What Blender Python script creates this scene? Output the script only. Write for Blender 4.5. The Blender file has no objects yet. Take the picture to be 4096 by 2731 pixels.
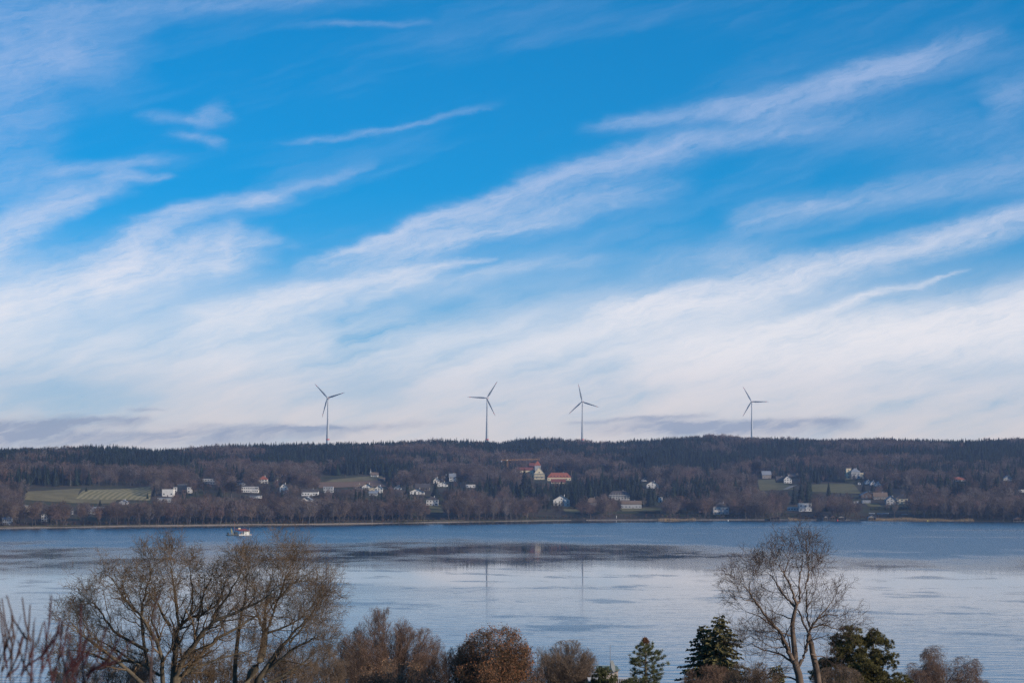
import bpy, bmesh, math, random
import numpy as np
from mathutils import Vector, Matrix, noise as mnoise
R = math.radians
SC = bpy.context.scene
COL = SC.collection

# ------------------------------------------------------------------ camera
F = 7964.0            # focal length in pixels of a 4096 px wide frame
CAMZ = 60.0           # metres above the lake
TH = math.atan((1910 - 1365.5) / F)
cam_d = bpy.data.cameras.new('camera')
cam = bpy.data.objects.new('camera', cam_d)
COL.objects.link(cam)
cam.location = (0, 0, CAMZ)
cam.rotation_euler = (R(90) + TH, 0, 0)
cam_d.sensor_width = 36
cam_d.lens = F / 4096 * 36
cam_d.clip_start = 0.1
cam_d.clip_end = 40000
cam_d.dof.use_dof = True
cam_d.dof.focus_distance = 900
cam_d.dof.aperture_fstop = 8
SC.camera = cam

def ray(px, py):
    """direction of the sight line through a point of the 4096 px frame"""
    a, b = (px - 2048) / F, (1365.5 - py) / F
    return Vector((a, math.cos(TH) - b * math.sin(TH), math.sin(TH) + b * math.cos(TH)))

def azel(px, py):
    d = ray(px, py).normalized()
    return math.degrees(math.atan2(d.x, d.y)), math.degrees(math.asin(d.z))

def at(px, py, y):
    """world point at forward distance y along the sight line"""
    d = ray(px, py)
    return Vector((0, 0, CAMZ)) + d * (y / d.y)

def proj(x, y, z):
    z = z - CAMZ
    c, s = math.cos(TH), math.sin(TH)
    fw, up = y * c + z * s, -y * s + z * c
    return 2048 + F * x / fw, 1365.5 - F * up / fw

# ------------------------------------------------------------------ render settings
SC.render.engine = 'CYCLES'
SC.view_settings.view_transform = 'Standard'
SC.view_settings.look = 'None'
SC.view_settings.exposure = 0.0
SC.view_settings.gamma = 1.0
SC.view_settings.use_curve_mapping = False
SC.cycles.use_denoising = True
SC.cycles.denoising_prefilter = 'NONE'
SC.cycles.max_bounces = 6
SC.cycles.diffuse_bounces = 2
SC.cycles.glossy_bounces = 3
SC.cycles.transparent_max_bounces = 8
SC.cycles.volume_bounces = 0

# ------------------------------------------------------------------ node helper
class S:
    """a node socket with arithmetic"""
    nt = None
    def __init__(s, k): s.k = k
    def m(s, op, *a, clamp=False):
        n = S.nt.nodes.new('ShaderNodeMath'); n.operation = op; n.use_clamp = clamp
        for i, v in enumerate((s,) + a):
            if isinstance(v, S): S.nt.links.new(v.k, n.inputs[i])
            else: n.inputs[i].default_value = v
        return S(n.outputs[0])
    def __add__(s, o): return s.m('ADD', o)
    __radd__ = __add__
    def __sub__(s, o): return s.m('SUBTRACT', o)
    def __rsub__(s, o): return const(o).m('SUBTRACT', s)
    def __mul__(s, o): return s.m('MULTIPLY', o)
    __rmul__ = __mul__
    def __truediv__(s, o): return s.m('DIVIDE', o)
    def exp(s): return s.m('EXPONENT')
    def clamp(s): return s.m('ADD', 0.0, clamp=True)
    def ss(s, a, b):
        n = S.nt.nodes.new('ShaderNodeMapRange'); n.interpolation_type = 'SMOOTHSTEP'
        S.nt.links.new(s.k, n.inputs[0])
        n.inputs[1].default_value = a; n.inputs[2].default_value = b
        return S(n.outputs[0])
def const(v):
    n = S.nt.nodes.new('ShaderNodeValue'); n.outputs[0].default_value = v
    return S(n.outputs[0])
def xyz(x, y, z):
    n = S.nt.nodes.new('ShaderNodeCombineXYZ')
    for i, v in enumerate((x, y, z)):
        if isinstance(v, S): S.nt.links.new(v.k, n.inputs[i])
        else: n.inputs[i].default_value = v
    return S(n.outputs[0])
def sep(v):
    n = S.nt.nodes.new('ShaderNodeSeparateXYZ'); S.nt.links.new(v.k, n.inputs[0])
    return [S(o) for o in n.outputs]
def noise(vec, scale=1.0, detail=3.0, rough=0.5, dist=0.0, color=False):
    n = S.nt.nodes.new('ShaderNodeTexNoise')
    if vec is not None: S.nt.links.new(vec.k, n.inputs['Vector'])
    n.inputs['Scale'].default_value = scale; n.inputs['Detail'].default_value = detail
    n.inputs['Roughness'].default_value = rough; n.inputs['Distortion'].default_value = dist
    return S(n.outputs['Color' if color else 'Fac'])
def mixc(f, a, b):
    n = S.nt.nodes.new('ShaderNodeMix'); n.data_type = 'RGBA'
    for i, v in ((0, f), (6, a), (7, b)):
        if isinstance(v, S): S.nt.links.new(v.k, n.inputs[i])
        elif i == 0: n.inputs[0].default_value = v
        else: n.inputs[i].default_value = (*v, 1)
    return S(n.outputs[2])

# ------------------------------------------------------------------ sun and sky
SUN_AZ, SUN_EL = R(118), R(21)         # azimuth clockwise from the view direction
sun_dir = Vector((math.sin(SUN_AZ) * math.cos(SUN_EL), math.cos(SUN_AZ) * math.cos(SUN_EL), math.sin(SUN_EL)))
sd = bpy.data.lights.new('sun', 'SUN')
sd.energy = 5.0; sd.angle = R(0.55); sd.color = (1.0, 0.86, 0.70)
sun = bpy.data.objects.new('sun', sd)
COL.objects.link(sun)
sun.rotation_euler = (-sun_dir).to_track_quat('-Z', 'Y').to_euler()

W = bpy.data.worlds.new('World'); SC.world = W; W.use_nodes = True
nt = bpy.data.node_groups.new('sky_colour', 'ShaderNodeTree'); S.nt = nt
nt.interface.new_socket('Color', in_out='OUTPUT', socket_type='NodeSocketColor')
sky = nt.nodes.new('ShaderNodeTexSky'); sky.sky_type = 'NISHITA'
sky.sun_disc = False; sky.sun_elevation = SUN_EL; sky.sun_rotation = SUN_AZ
sky.altitude = 600; sky.air_density = 1.0; sky.dust_density = 0.3; sky.ozone_density = 3.0
SKY_STRENGTH = 0.1
g = nt.nodes.new('ShaderNodeTexCoord')
dx, dy, dz = sep(S(g.outputs['Generated']))
# clear winter air: the pale band of the clear sky sits lower than the model puts it
nt.links.new(xyz(dx, dy, dz.m('MAXIMUM', 0.0) + 0.075).k, sky.inputs['Vector'])
AZ = dx.m('ARCTAN2', dy) * 57.2958
EL = dz.m('ARCSINE') * 57.2958
# wispy displacement of the cloud field
wn = sep(noise(xyz(AZ * 0.35, EL * 0.7, 0.0), 1.0, 4, 0.55, color=True))
wf = sep(noise(xyz(AZ * 0.9, EL * 2.2, 4.0), 1.0, 5, 0.62, color=True))
WX = AZ + (wn[0] - 0.5) * 1.5 + (wf[0] - 0.5) * 0.9
WY = EL + (wn[1] - 0.5) * 0.45 + (wf[1] - 0.5) * 0.30
K = 1.7415                            # streak coordinates below are in a 2352 px wide frame
sg = bpy.data.node_groups.new('cirrus_band', 'ShaderNodeTree')
IN = ['X', 'Y', 'a0', 'e0', 'c', 's', 'L', 'bow', 'w0', 'dw', 'up', 'dn', 's0', 's1', 's2', 'op', 'sum']
for n_ in IN: sg.interface.new_socket(n_, in_out='INPUT', socket_type='NodeSocketFloat')
sg.interface.new_socket('out', in_out='OUTPUT', socket_type='NodeSocketFloat')
def band_nodes():
    S.nt = sg
    gi = sg.nodes.new('NodeGroupInput'); go_ = sg.nodes.new('NodeGroupOutput')
    v = {n_: S(gi.outputs[i]) for i, n_ in enumerate(IN)}
    X, Y = v['X'] - v['a0'], v['Y'] - v['e0']
    t = (X * v['c'] + Y * v['s']) / v['L']
    s = Y * v['c'] - X * v['s'] - t * (1.0 - t) * v['bow']
    w = (t * v['dw'] + v['w0']).m('MAXIMUM', 0.03)
    side = s.ss(-0.05, 0.05)
    q = s / (w * (side * (v['up'] - v['dn']) + v['dn']))
    m = (q * q * -1.0).exp()
    def edge(u, soft):              # smooth step from -soft to +soft
        x = ((u / soft) * 0.5 + 0.5).clamp()
        return x * x * (3.0 - x * 2.0)
    e = edge(t, v['s0']) * edge(1.0 - t, v['s0'])
    sg.links.new((m * e * v['op'] + v['sum']).k, go_.inputs[0])
    S.nt = nt
band_nodes()
def streak(acc, p0, p1, bow, w0, w1, op, up=1.0, dn=1.0, soft=0.25):
    """cirrus band from p0 to p1; bow = sideways bulge, w = half widths, up/dn = width factors of its two sides"""
    a0, e0 = azel(p0[0] * K, p0[1] * K); a1, e1 = azel(p1[0] * K, p1[1] * K)
    px = 57.2958 * K / F
    L = math.hypot(a1 - a0, e1 - e0)
    n = nt.nodes.new('ShaderNodeGroup'); n.node_tree = sg
    val = dict(a0=a0, e0=e0, c=(a1 - a0) / L, s=(e1 - e0) / L, L=L, bow=4 * bow * px, w0=w0 * px * 1.13, dw=(w1 - w0) * px * 1.13, up=up, dn=dn, s0=soft, op=op, sum=0.0)
    for k, x in val.items(): n.inputs[k].default_value = x
    nt.links.new(WX.k, n.inputs['X']); nt.links.new(WY.k, n.inputs['Y'])
    if acc is not None: nt.links.new(acc.k, n.inputs['sum'])
    return S(n.outputs[0])
ST = [
 # main diagonal band
 ((760,590),(1560,325),14,14,24,.95,.8,1.5,.18), ((840,605),(1500,440),16,34,28,.55,1,1,.2), ((1480,345),(1900,285),0,20,22,.55,1,1,.25),
 ((900,590),(1330,505),8,10,8,.30,1,1,.2),
 # upper right band
 ((1380,292),(1800,235),6,10,22,.60,1,1.2,.2), ((1690,262),(2130,120),-6,26,30,.62,.9,1.4,.2), ((1880,205),(2270,90),0,26,30,.40,1,1,.2),
 # lower right long band
 ((1380,715),(2480,450),-14,30,22,.95,.8,1.4,.10), ((1650,600),(1860,600),0,30,40,.25,1,1,.3),
 # contrail shaped streak
 ((1690,770),(2010,678),-3,13,9,.62,.7,1.2,.15), ((1960,690),(2200,628),0,8,4,.45,1,1,.2),
 # broad pale band at the right
 ((1500,830),(2500,690),-8,55,55,1.2,.8,1.6,.12), ((1250,770),(1750,700),10,40,40,.35,1,1,.3),
 # centre left band
 ((430,745),(1000,608),14,30,10,.75,.8,2.2,.15), ((980,612),(1120,596),0,9,4,.35,1,1,.2), ((845,690),(1010,628),6,9,12,.35,1,1,.25),
 # left fan
 ((230,650),(400,490),14,34,16,.70,1,1.6,.22), ((390,495),(640,452),8,14,10,.65,1,1.7,.2), ((570,465),(700,425),0,12,9,.45,1,1,.3), ((700,425),(840,385),0,7,9,.30,1,1,.3),
 ((-120,745),(560,580),20,70,40,.80,1.0,.9,.15), ((545,515),(490,630),-6,18,12,.32,1,1,.25), ((380,560),(660,560),14,30,12,.25,1,1,.3),
 # far left band
 ((-60,620),(180,450),14,45,30,.85,1.2,.8,.2), ((150,470),(300,400),4,26,14,.55,1,1,.2), ((270,415),(390,406),0,10,5,.35,1,1,.25), ((110,390),(390,372),0,12,9,.42,1,1,.25), ((-30,420),(150,385),0,30,20,.25,1,1,.3),
 # upper left veils
 ((-80,175),(250,125),6,26,14,.40,1,1.6,.25), ((-200,60),(260,110),0,95,80,.50,1,1,.3), ((-100,300),(120,270),0,120,70,.34,1,1,.4), ((150,20),(900,-20),0,26,20,.30,1,1,.3),
 ((455,285),(525,255),0,14,20,.50,1,1,.35), ((330,268),(470,282),0,9,9,.25,1,1,.3), ((390,312),(500,335),6,9,9,.40,1,1,.3),
 ((690,330),(1110,250),-8,5,6,.34,1.2,.9,.15),  ((700,62),(960,55),0,6,6,.20,1,1,.3),
 # right side wisps
 ((1700,515),(1900,470),6,34,20,.42,1,1,.3), ((1860,480),(2440,385),8,22,34,.38,1,1,.2), ((1900,290),(2420,330),0,50,50,.16,1,1,.3), ((2270,250),(2400,190),0,40,40,.35,1,1,.3),
 ((1480,620),(1700,575),0,40,30,.18,1,1,.3), ((1000,655),(1400,590),8,14,14,.25,1,1,.3),
]
D = None
for a in ST:
    D = streak(D, *a)
# fibres along the wind
ca, sa = math.cos(R(17)), math.sin(R(17))
fx, fy = WX * ca + WY * sa, WY * ca - WX * sa
fib = noise(xyz(fx * 0.55, fy * 3.4, 0.0), 1.0, 7, 0.68)
fib2 = noise(xyz(fx * 1.6, fy * 2.6, 7.0), 1.0, 5, 0.6)
fib3 = noise(xyz(fx * 2.2, fy * 13.0, 12.0), 1.0, 4, 0.65)
D = D * (fib.ss(0.28, 0.72) * 0.85 + fib2.ss(0.25, 0.75) * 0.42 + fib3.ss(0.3, 0.7) * 0.32 + 0.24)
# thin general cirrus all round the sky, thicker towards the horizon
cir = noise(xyz(fx * 0.11, fy * 0.75, 2.0), 1.0, 6, 0.6)
low = EL.ss(6.8, 1.0)
gap = noise(xyz(fx * 0.20, fy * 1.1, 11.0), 1.0, 6, 0.6)
a0, e0 = azel(150 * K, 905 * K); a1, e1 = azel(860 * K, 905 * K)
def hole(a, e, ra, re):
    u, v = (WX - a) / ra, (WY - e) / re
    return ((u * u + v * v) * -1.0).exp()
holes = hole(a0, e0, 4.0, 0.75) * 0.75 + hole(a1, e1, 1.9, 0.6) * 0.62 + hole(*azel(400 * K, 740 * K), 2.6, .35) * .35 + hole(*azel(2250 * K, 840 * K), 3.0, .45) * .7 + hole(*azel(1000 * K, 700 * K), 1.2, .35) * .6
D = D + cir.ss(0.45, 0.85) * 0.22 + low * (1.6 + (gap - 0.5) * 6.0) * (1.0 - holes.m('MINIMUM', 0.9))
D = D.m('MAXIMUM', 0.0)
alpha = 1.0 - (D * -1.0).exp()
alpha = alpha * (0.92 - EL.ss(5.0, 9.0) * 0.17)
# the clear sky itself
hs = nt.nodes.new('ShaderNodeHueSaturation')
nt.links.new(sky.outputs[0], hs.inputs['Color'])
hs.inputs['Hue'].default_value = 0.496; hs.inputs['Saturation'].default_value = 1.55; hs.inputs['Value'].default_value = 1.52
clear = mixc(EL.ss(7.5, 0.5) * 0.7, S(hs.outputs[0]), tuple(v / SKY_STRENGTH for v in (0.38, 0.53, 0.64)))
hi = tuple(v / SKY_STRENGTH for v in (0.56, 0.64, 0.88))
lo = tuple(v / SKY_STRENGTH for v in (0.95, 0.82, 0.74))
mid = tuple(v / SKY_STRENGTH for v in (1.10, 1.02, 0.99))
ccol = mixc(EL.ss(4.0, 10.0), mixc(EL.ss(0.8, 4.0), lo, mid), hi)
skyc = mixc(alpha, clear, ccol)
# grey stratus low over the hills
G = None
for a in [((-200,985),(330,958),0,16,9,1.1,.7,1.5,.1), ((-200,1005),(800,985),0,20,10,.8,.6,2,.15), ((400,975),(760,985),0,8,5,.5,1,1,.2), ((700,985),(1000,975),0,6,8,.35,1,1,.3),
          ((1330,972),(1620,952),0,5,5,.7,1,1.3,.2), ((1480,975),(1960,968),0,12,14,1.0,.6,1.6,.12), ((1350,990),(1800,985),0,12,10,.5,1,1,.2), ((300,940),(380,935),0,4,4,.6,1,1,.3)]:
    G = streak(G, *a)
G = (G * (fib.ss(0.3, 0.7) * 0.8 + 0.4)).m('MINIMUM', 0.85)
skyc = mixc(G, skyc, tuple(v / SKY_STRENGTH for v in (0.34, 0.40, 0.52)))
go = nt.nodes.new('NodeGroupOutput'); nt.links.new(skyc.k, go.inputs[0])
wt = W.node_tree; wt.nodes.clear()
gn = wt.nodes.new('ShaderNodeGroup'); gn.node_tree = nt
bg = wt.nodes.new('ShaderNodeBackground'); bg.inputs[1].default_value = SKY_STRENGTH
wt.links.new(gn.outputs[0], bg.inputs[0])
wo = wt.nodes.new('ShaderNodeOutputWorld'); wt.links.new(bg.outputs[0], wo.inputs[0])
W.cycles.sampling_method = 'MANUAL'; W.cycles.sample_map_resolution = 1024
# ------------------------------------------------------------------ object helpers
def tag(o, label=None, cat=None, group=None, kind=None):
    if label: o['label'] = label
    if cat: o['category'] = cat
    if group: o['group'] = group
    if kind: o['kind'] = kind
    return o
def empty(name, loc=(0, 0, 0), rz=0.0):
    o = bpy.data.objects.new(name, None); COL.objects.link(o)
    o.empty_display_size = 1; o.location = loc; o.rotation_euler = (0, 0, rz)
    return o
def link(name, me, parent=None, loc=None):
    o = bpy.data.objects.new(name, me); COL.objects.link(o)
    if parent is not None: o.parent = parent
    if loc is not None: o.location = loc
    return o
class MB:
    """collects faces into one mesh"""
    def __init__(s): s.v, s.f = [], []
    def quad(s, *p):
        n = len(s.v); s.v += [tuple(q) for q in p]; s.f.append(tuple(range(n, n + len(p)))); return s
    def box(s, x0, y0, z0, x1, y1, z1):
        n = len(s.v)
        s.v += [(x0, y0, z0), (x1, y0, z0), (x1, y1, z0), (x0, y1, z0), (x0, y0, z1), (x1, y0, z1), (x1, y1, z1), (x0, y1, z1)]
        s.f += [tuple(n + i for i in q) for q in ((0, 3, 2, 1), (4, 5, 6, 7), (0, 1, 5, 4), (1, 2, 6, 5), (2, 3, 7, 6), (3, 0, 4, 7))]
        return s
    def prism(s, prof, x0, x1):
        """profile of (y,z) points swept along x"""
        n, k = len(s.v), len(prof)
        s.v += [(x0, y, z) for y, z in prof] + [(x1, y, z) for y, z in prof]
        s.f.append(tuple(range(n, n + k))[::-1]); s.f.append(tuple(range(n + k, n + 2 * k)))
        for i in range(k): j = (i + 1) % k; s.f.append((n + i, n + j, n + k + j, n + k + i))
        return s
    def prism_y(s, prof, y0, y1):
        """profile of (x,z) points swept along y"""
        n, k = len(s.v), len(prof)
        s.v += [(x, y0, z) for x, z in prof] + [(x, y1, z) for x, z in prof]
        s.f.append(tuple(range(n, n + k))); s.f.append(tuple(range(n + k, n + 2 * k))[::-1])
        for i in range(k): j = (i + 1) % k; s.f.append((n + j, n + i, n + k + i, n + k + j))
        return s
    def bar(s, a, b, r, r2=None, k=4):
        a, b = Vector(a), Vector(b); d = (b - a).normalized(); r2 = r if r2 is None else r2
        u = d.cross(Vector((0.31, 0.17, 0.93)) if abs(d.z) < .95 else Vector((1, 0, 0))).normalized(); w = d.cross(u)
        n = len(s.v)
        for c, rr in ((a, r), (b, r2)):
            for i in range(k):
                t = 2 * math.pi * (i + .5) / k; s.v.append(tuple(c + u * (math.cos(t) * rr) + w * (math.sin(t) * rr)))
        for i in range(k): j = (i + 1) % k; s.f.append((n + i, n + j, n + k + j, n + k + i))
        s.f.append(tuple(range(n, n + k))[::-1]); s.f.append(tuple(range(n + k, n + 2 * k)))
        return s
    def lathe(s, prof, k=20, c=(0, 0)):
        """profile of (r,z)"""
        n = len(s.v)
        for r, z in prof:
            for i in range(k): t = 2 * math.pi * i / k; s.v.append((c[0] + r * math.cos(t), c[1] + r * math.sin(t), z))
        for m in range(len(prof) - 1):
            for i in range(k): j = (i + 1) % k; s.f.append((n + m * k + i, n + m * k + j, n + (m + 1) * k + j, n + (m + 1) * k + i))
        s.f.append(tuple(n + i for i in range(k))[::-1]); s.f.append(tuple(n + (len(prof) - 1) * k + i for i in range(k)))
        return s
    def mesh(s, name, mat, smooth=False):
        me = bpy.data.meshes.new(name); me.from_pydata(s.v, [], s.f); me.materials.append(mat)
        if smooth: me.shade_smooth()
        return me
    def build(s, name, mat, parent=None, smooth=False, loc=None):
        return link(name, s.mesh(name, mat, smooth), parent, loc)
def np_mesh(name, V, Q, mat, smooth=False):
    """mesh from numpy vertices and equal sized faces"""
    me = bpy.data.meshes.new(name); k = Q.shape[1]
    me.vertices.add(len(V)); me.vertices.foreach_set('co', np.ascontiguousarray(V, dtype=np.float32).ravel())
    me.loops.add(Q.size); me.loops.foreach_set('vertex_index', np.ascontiguousarray(Q, dtype=np.int32).ravel())
    me.polygons.add(len(Q)); me.polygons.foreach_set('loop_start', np.arange(0, Q.size, k, dtype=np.int32))
    me.polygons.foreach_set('loop_total', np.full(len(Q), k, dtype=np.int32))
    if smooth: me.polygons.foreach_set('use_smooth', np.ones(len(Q), dtype=bool))
    me.update(calc_edges=True); me.materials.append(mat)
    return me

# ------------------------------------------------------------------ materials
def mat(name, col, rough=0.8, var=0.25, scale=0.6, col2=None, inst=0.0, metal=0.0, stretch=None, bump=0.0, spec=0.3):
    """principled with a noise variation of the colour; inst = change of brightness from object to object"""
    m = bpy.data.materials.new(name); m.use_nodes = True
    t = m.node_tree; p = t.nodes['Principled BSDF']; S.nt = t
    p.inputs['Roughness'].default_value = rough; p.inputs['Metallic'].default_value = metal
    p.inputs['Specular IOR Level'].default_value = spec
    tc = t.nodes.new('ShaderNodeTexCoord'); vec = S(tc.outputs['Object'])
    if stretch:
        mp = t.nodes.new('ShaderNodeMapping'); t.links.new(vec.k, mp.inputs[0]); mp.inputs['Scale'].default_value = stretch; vec = S(mp.outputs[0])
    n = noise(vec, scale, 4, 0.6)
    a = tuple(c * (1 - var) for c in col); b = tuple(min(1, c * (1 + var)) for c in (col2 or col))
    c = mixc(n.ss(0.3, 0.7), a, b)
    if inst:
        oi = t.nodes.new('ShaderNodeObjectInfo'); r = S(oi.outputs['Random'])
        h = t.nodes.new('ShaderNodeHueSaturation'); t.links.new(c.k, h.inputs['Color'])
        t.links.new((r * (2 * inst) + (1 - inst)).k, h.inputs['Value'])
        t.links.new(((r * 7.13).m('FRACT') * 0.8 + 0.65).k, h.inputs['Saturation'])
        t.links.new(((r * 13.7).m('FRACT') * 0.035 + 0.483).k, h.inputs['Hue'])
        c = S(h.outputs[0])
    t.links.new(c.k, p.inputs['Base Color'])
    if bump:
        bn = t.nodes.new('ShaderNodeBump'); bn.inputs['Strength'].default_value = 0.5; bn.inputs['Distance'].default_value = bump
        t.links.new(n.k, bn.inputs['Height']); t.links.new(bn.outputs[0], p.inputs['Normal'])
    return m
M = {
 'white':   mat('white_render', (.64, .62, .585), .8, .06, .4),
 'cream':   mat('cream_render', (.66, .55, .36), .8, .08, .4),
 'grey':    mat('grey_render', (.36, .36, .36), .8, .1, .4),
 'glass':   mat('window_glass', (.035, .045, .055), .12, .2, 1, spec=.6),
 'frame':   mat('white_paint', (.72, .72, .70), .6, .05, 1),
 'dkwood':  mat('dark_timber', (.085, .055, .038), .8, .3, 1.5, stretch=(1, 1, .2)),
 'ltwood':  mat('grey_timber', (.26, .23, .20), .8, .25, 1.5, stretch=(1, 1, .2)),
 'tile_dk': mat('dark_roof_tile', (.075, .065, .062), .85, .25, .9),
 'tile_br': mat('brown_roof_tile', (.16, .115, .085), .85, .25, .9),
 'tile_rd': mat('red_roof_tile', (.30, .095, .055), .85, .22, .9),
 'tile_mr': mat('dark_red_roof_tile', (.17, .055, .045), .85, .25, .9),
 'tile_gy': mat('grey_roof_tile', (.22, .24, .27), .7, .15, .9),
 'metal_gy':mat('grey_sheet_metal', (.42, .44, .47), .45, .1, .5, metal=.3),
 'hedge':   mat('hedge_leaves', (.022, .032, .016), .9, .5, .9),
 'reed':    mat('dry_reed', (.34, .24, .13), .9, .35, .3),
 'sand':    mat('shingle_beach', (.36, .29, .22), .95, .25, .12),
 'stone':   mat('bank_stone', (.14, .125, .115), .95, .45, .8),
 'bark':    mat('bark', (.085, .072, .062), .95, .35, 1.2, stretch=(1, 1, .3), inst=.25),
 'birch':   mat('birch_bark', (.24, .22, .20), .9, .35, .8, stretch=(1, 1, 2), inst=.15),
 'twig':    mat('bare_twigs', (.145, .108, .090), .95, .2, .2, inst=.60),
 'needle':  mat('conifer_needles', (.020, .030, .018), .9, .3, .3, inst=.40),
 'road':    mat('gravel_road', (.30, .27, .24), .95, .15, .2),
}
S.nt = None

# ------------------------------------------------------------------ terrain
SHORE_PX = [(-1500, 2150), (-600, 2126), (0, 2112), (300, 2108), (700, 2103), (1300, 2097), (1500, 2093), (1900, 2086), (2200, 2081), (2500, 2079), (3000, 2078), (3400, 2079), (3700, 2082), (4096, 2085), (4700, 2090), (5600, 2098)]
_sp = [(lambda d: (d.x * -CAMZ / d.z, d.y * -CAMZ / d.z))(ray(*p)) for p in SHORE_PX]
_sx = np.array([-3500] + [p[0] for p in _sp] + [3500]); _sy = np.array([_sp[0][1] - 500] + [p[1] for p in _sp] + [_sp[-1][1] - 300])
def shore(x): return np.interp(x, _sx, _sy)
PS = np.array([-300, -30, 0, 6, 60, 120, 250, 400, 550, 700, 900, 1100, 1400, 1700, 2000, 2300, 3000, 3700, 9000.])
PZ = np.array([-8, -2, 0, .8, 2.5, 5, 15, 26, 36, 44, 52, 60, 79, 99, 113, 110, 118, 126, 110.])
RX = np.array([-900, 0, 250, 330, 500, 620, 900, 1300, 1600, 1800, 2000, 2110, 2200, 2400, 2600, 2720, 2850, 3000, 3150, 3300, 3600, 3800, 4096, 5000])
RYP = np.array([1786, 1786, 1783, 1778, 1780, 1792, 1776, 1765, 1758, 1753, 1763, 1746, 1750, 1762, 1750, 1742, 1735, 1744, 1743, 1750, 1748, 1751, 1747, 1750.])
def terrain(x, y):
    x = np.asarray(x, float); y = np.asarray(y, float)
    s = y - shore(x)
    z = np.interp(s, PS, PZ)
    px = 2048 + F * x / np.maximum(y, 1)
    # crest of the wooded ridge as seen against the sky, less the height of its trees
    want = CAMZ + (1910 - np.interp(px, RX, RYP)) * (shore(x) + 2000) / F - 25
    k = np.clip((s - 1000) / 1000, 0, 1) * np.clip((3000 - s) / 700, 0, 1)
    z = z + k * (want - 113)
    b = np.sin(x * .011 + y * .004) * np.sin(y * .009 - x * .003 + 1.3) + .5 * np.sin(x * .027 + 2) * np.sin(y * .023)
    z = z + b * 2.2 * np.clip((s - 150) / 300, 0, 1)
    # near bank below the camera
    near = np.interp(y, [-400, -50, 0, 6, 12, 40, 110, 200, 300, 400, 435, 520, 700], [60, 58.5, 57.6, 57.3, 55.5, 49, 37.5, 20, 8, 1.6, 0, -5, -8])
    return np.where(y < 700, near, np.where(s < -300, -8, z))
def tz(x, y): return float(terrain(x, y))
def ground(px, py, y0=2250, y1=5200):
    """where the sight line through a pixel meets the far land"""
    d = ray(px, py); Y = np.arange(y0, y1, 4.0)
    X = d.x / d.y * Y; Z = CAMZ + d.z / d.y * Y
    h = np.nonzero((Z <= terrain(X, Y)) & (Y >= shore(X) - 1))[0]
    i = h[0] if len(h) else len(Y) - 1
    return Vector((X[i], Y[i], float(terrain(X[i], Y[i]))))

def ground_mat():
    m = bpy.data.materials.new('ground'); m.use_nodes = True; t = m.node_tree; S.nt = t
    p = t.nodes['Principled BSDF']; p.inputs['Roughness'].default_value = .95; p.inputs['Specular IOR Level'].default_value = .1
    v = S(t.nodes.new('ShaderNodeTexCoord').outputs['Object'])
    n1 = noise(v, .012, 4, .6); n2 = noise(v, .15, 4, .6)
    c = mixc(n1.ss(.42, .58), (.060, .048, .036), (.050, .058, .026))
    c = mixc(n2.ss(.35, .75) * .6, c, (.095, .072, .050))
    t.links.new(c.k, p.inputs['Base Color']); return m
def build_ground():
    ys = np.concatenate([np.arange(-400, 0, 40), np.arange(0, 60, 4), np.arange(60, 460, 12), np.arange(460, 2000, 110), np.arange(2000, 2800, 8), np.arange(2800, 3800, 14), np.arange(3800, 5400, 40), np.arange(5400, 7001, 160)])
    xs = np.concatenate([np.arange(-3400, -900, 100), np.arange(-900, 900, 15), np.arange(900, 3401, 100)])
    X, Y = np.meshgrid(xs, ys); Z = terrain(X, Y)
    V = np.stack([X, Y, Z], -1).reshape(-1, 3); nx, ny = len(xs), len(ys)
    i = (np.arange(ny - 1)[:, None] * nx + np.arange(nx - 1)[None]).ravel()
    Q = np.stack([i, i + 1, i + nx + 1, i + nx], -1)
    tag(link('ground', np_mesh('ground', V, Q, ground_mat(), True)), kind='structure')
build_ground()

def patch(name, corners, mt, nu=14, nv=8, lift=.5):
    """ground sheet between four pixel corners (far left, far right, near right, near left) laid on the land"""
    P = [ground(*c) for c in corners]; V = []
    for j in range(nv + 1):
        for i in range(nu + 1):
            u, v = i / nu, j / nv
            x = (P[0].x * (1 - u) + P[1].x * u) * (1 - v) + (P[3].x * (1 - u) + P[2].x * u) * v
            y = (P[0].y * (1 - u) + P[1].y * u) * (1 - v) + (P[3].y * (1 - u) + P[2].y * u) * v
            V.append((x, y, tz(x, y) + lift))
    Q = np.array([[j * (nu + 1) + i, (j + 1) * (nu + 1) + i, (j + 1) * (nu + 1) + i + 1, j * (nu + 1) + i + 1] for j in range(nv) for i in range(nu)])
    return tag(link(name, np_mesh(name, np.array(V), Q, mt, True)), kind='structure')
def field_mat(name, a, b, stripe=None):
    m = bpy.data.materials.new(name); m.use_nodes = True; t = m.node_tree; S.nt = t
    p = t.nodes['Principled BSDF']; p.inputs['Roughness'].default_value = .95; p.inputs['Specular IOR Level'].default_value = .1
    v = S(t.nodes.new('ShaderNodeTexCoord').outputs['Object'])
    n = noise(v, .05, 5, .65)
    if stripe:
        x, y, z = sep(v); w = ((x * stripe[0] + y * stripe[1] + noise(v, .03, 2) * .8) * 6.283).m('SINE')
        n = n * .5 + w * .28 + .25
    t.links.new(mixc(n.ss(.3, .7), a, b).k, p.inputs['Base Color']); return m
f_mown = field_mat('stubble_field', (.19, .165, .075), (.31, .26, .135), (.125, .006))
f_grass = field_mat('pasture', (.14, .118, .055), (.22, .185, .095))
f_lawn = field_mat('lawn', (.115, .108, .046), (.18, .155, .072))
f_vine = field_mat('vineyard', (.17, .105, .070), (.25, .16, .10), (.0, .16))
patch('field', [(335, 1962), (612, 1944), (600, 2002), (300, 1996)], f_mown)
patch('field', [(105, 1966), (325, 1955), (300, 2012), (95, 2000)], f_grass)
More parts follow.
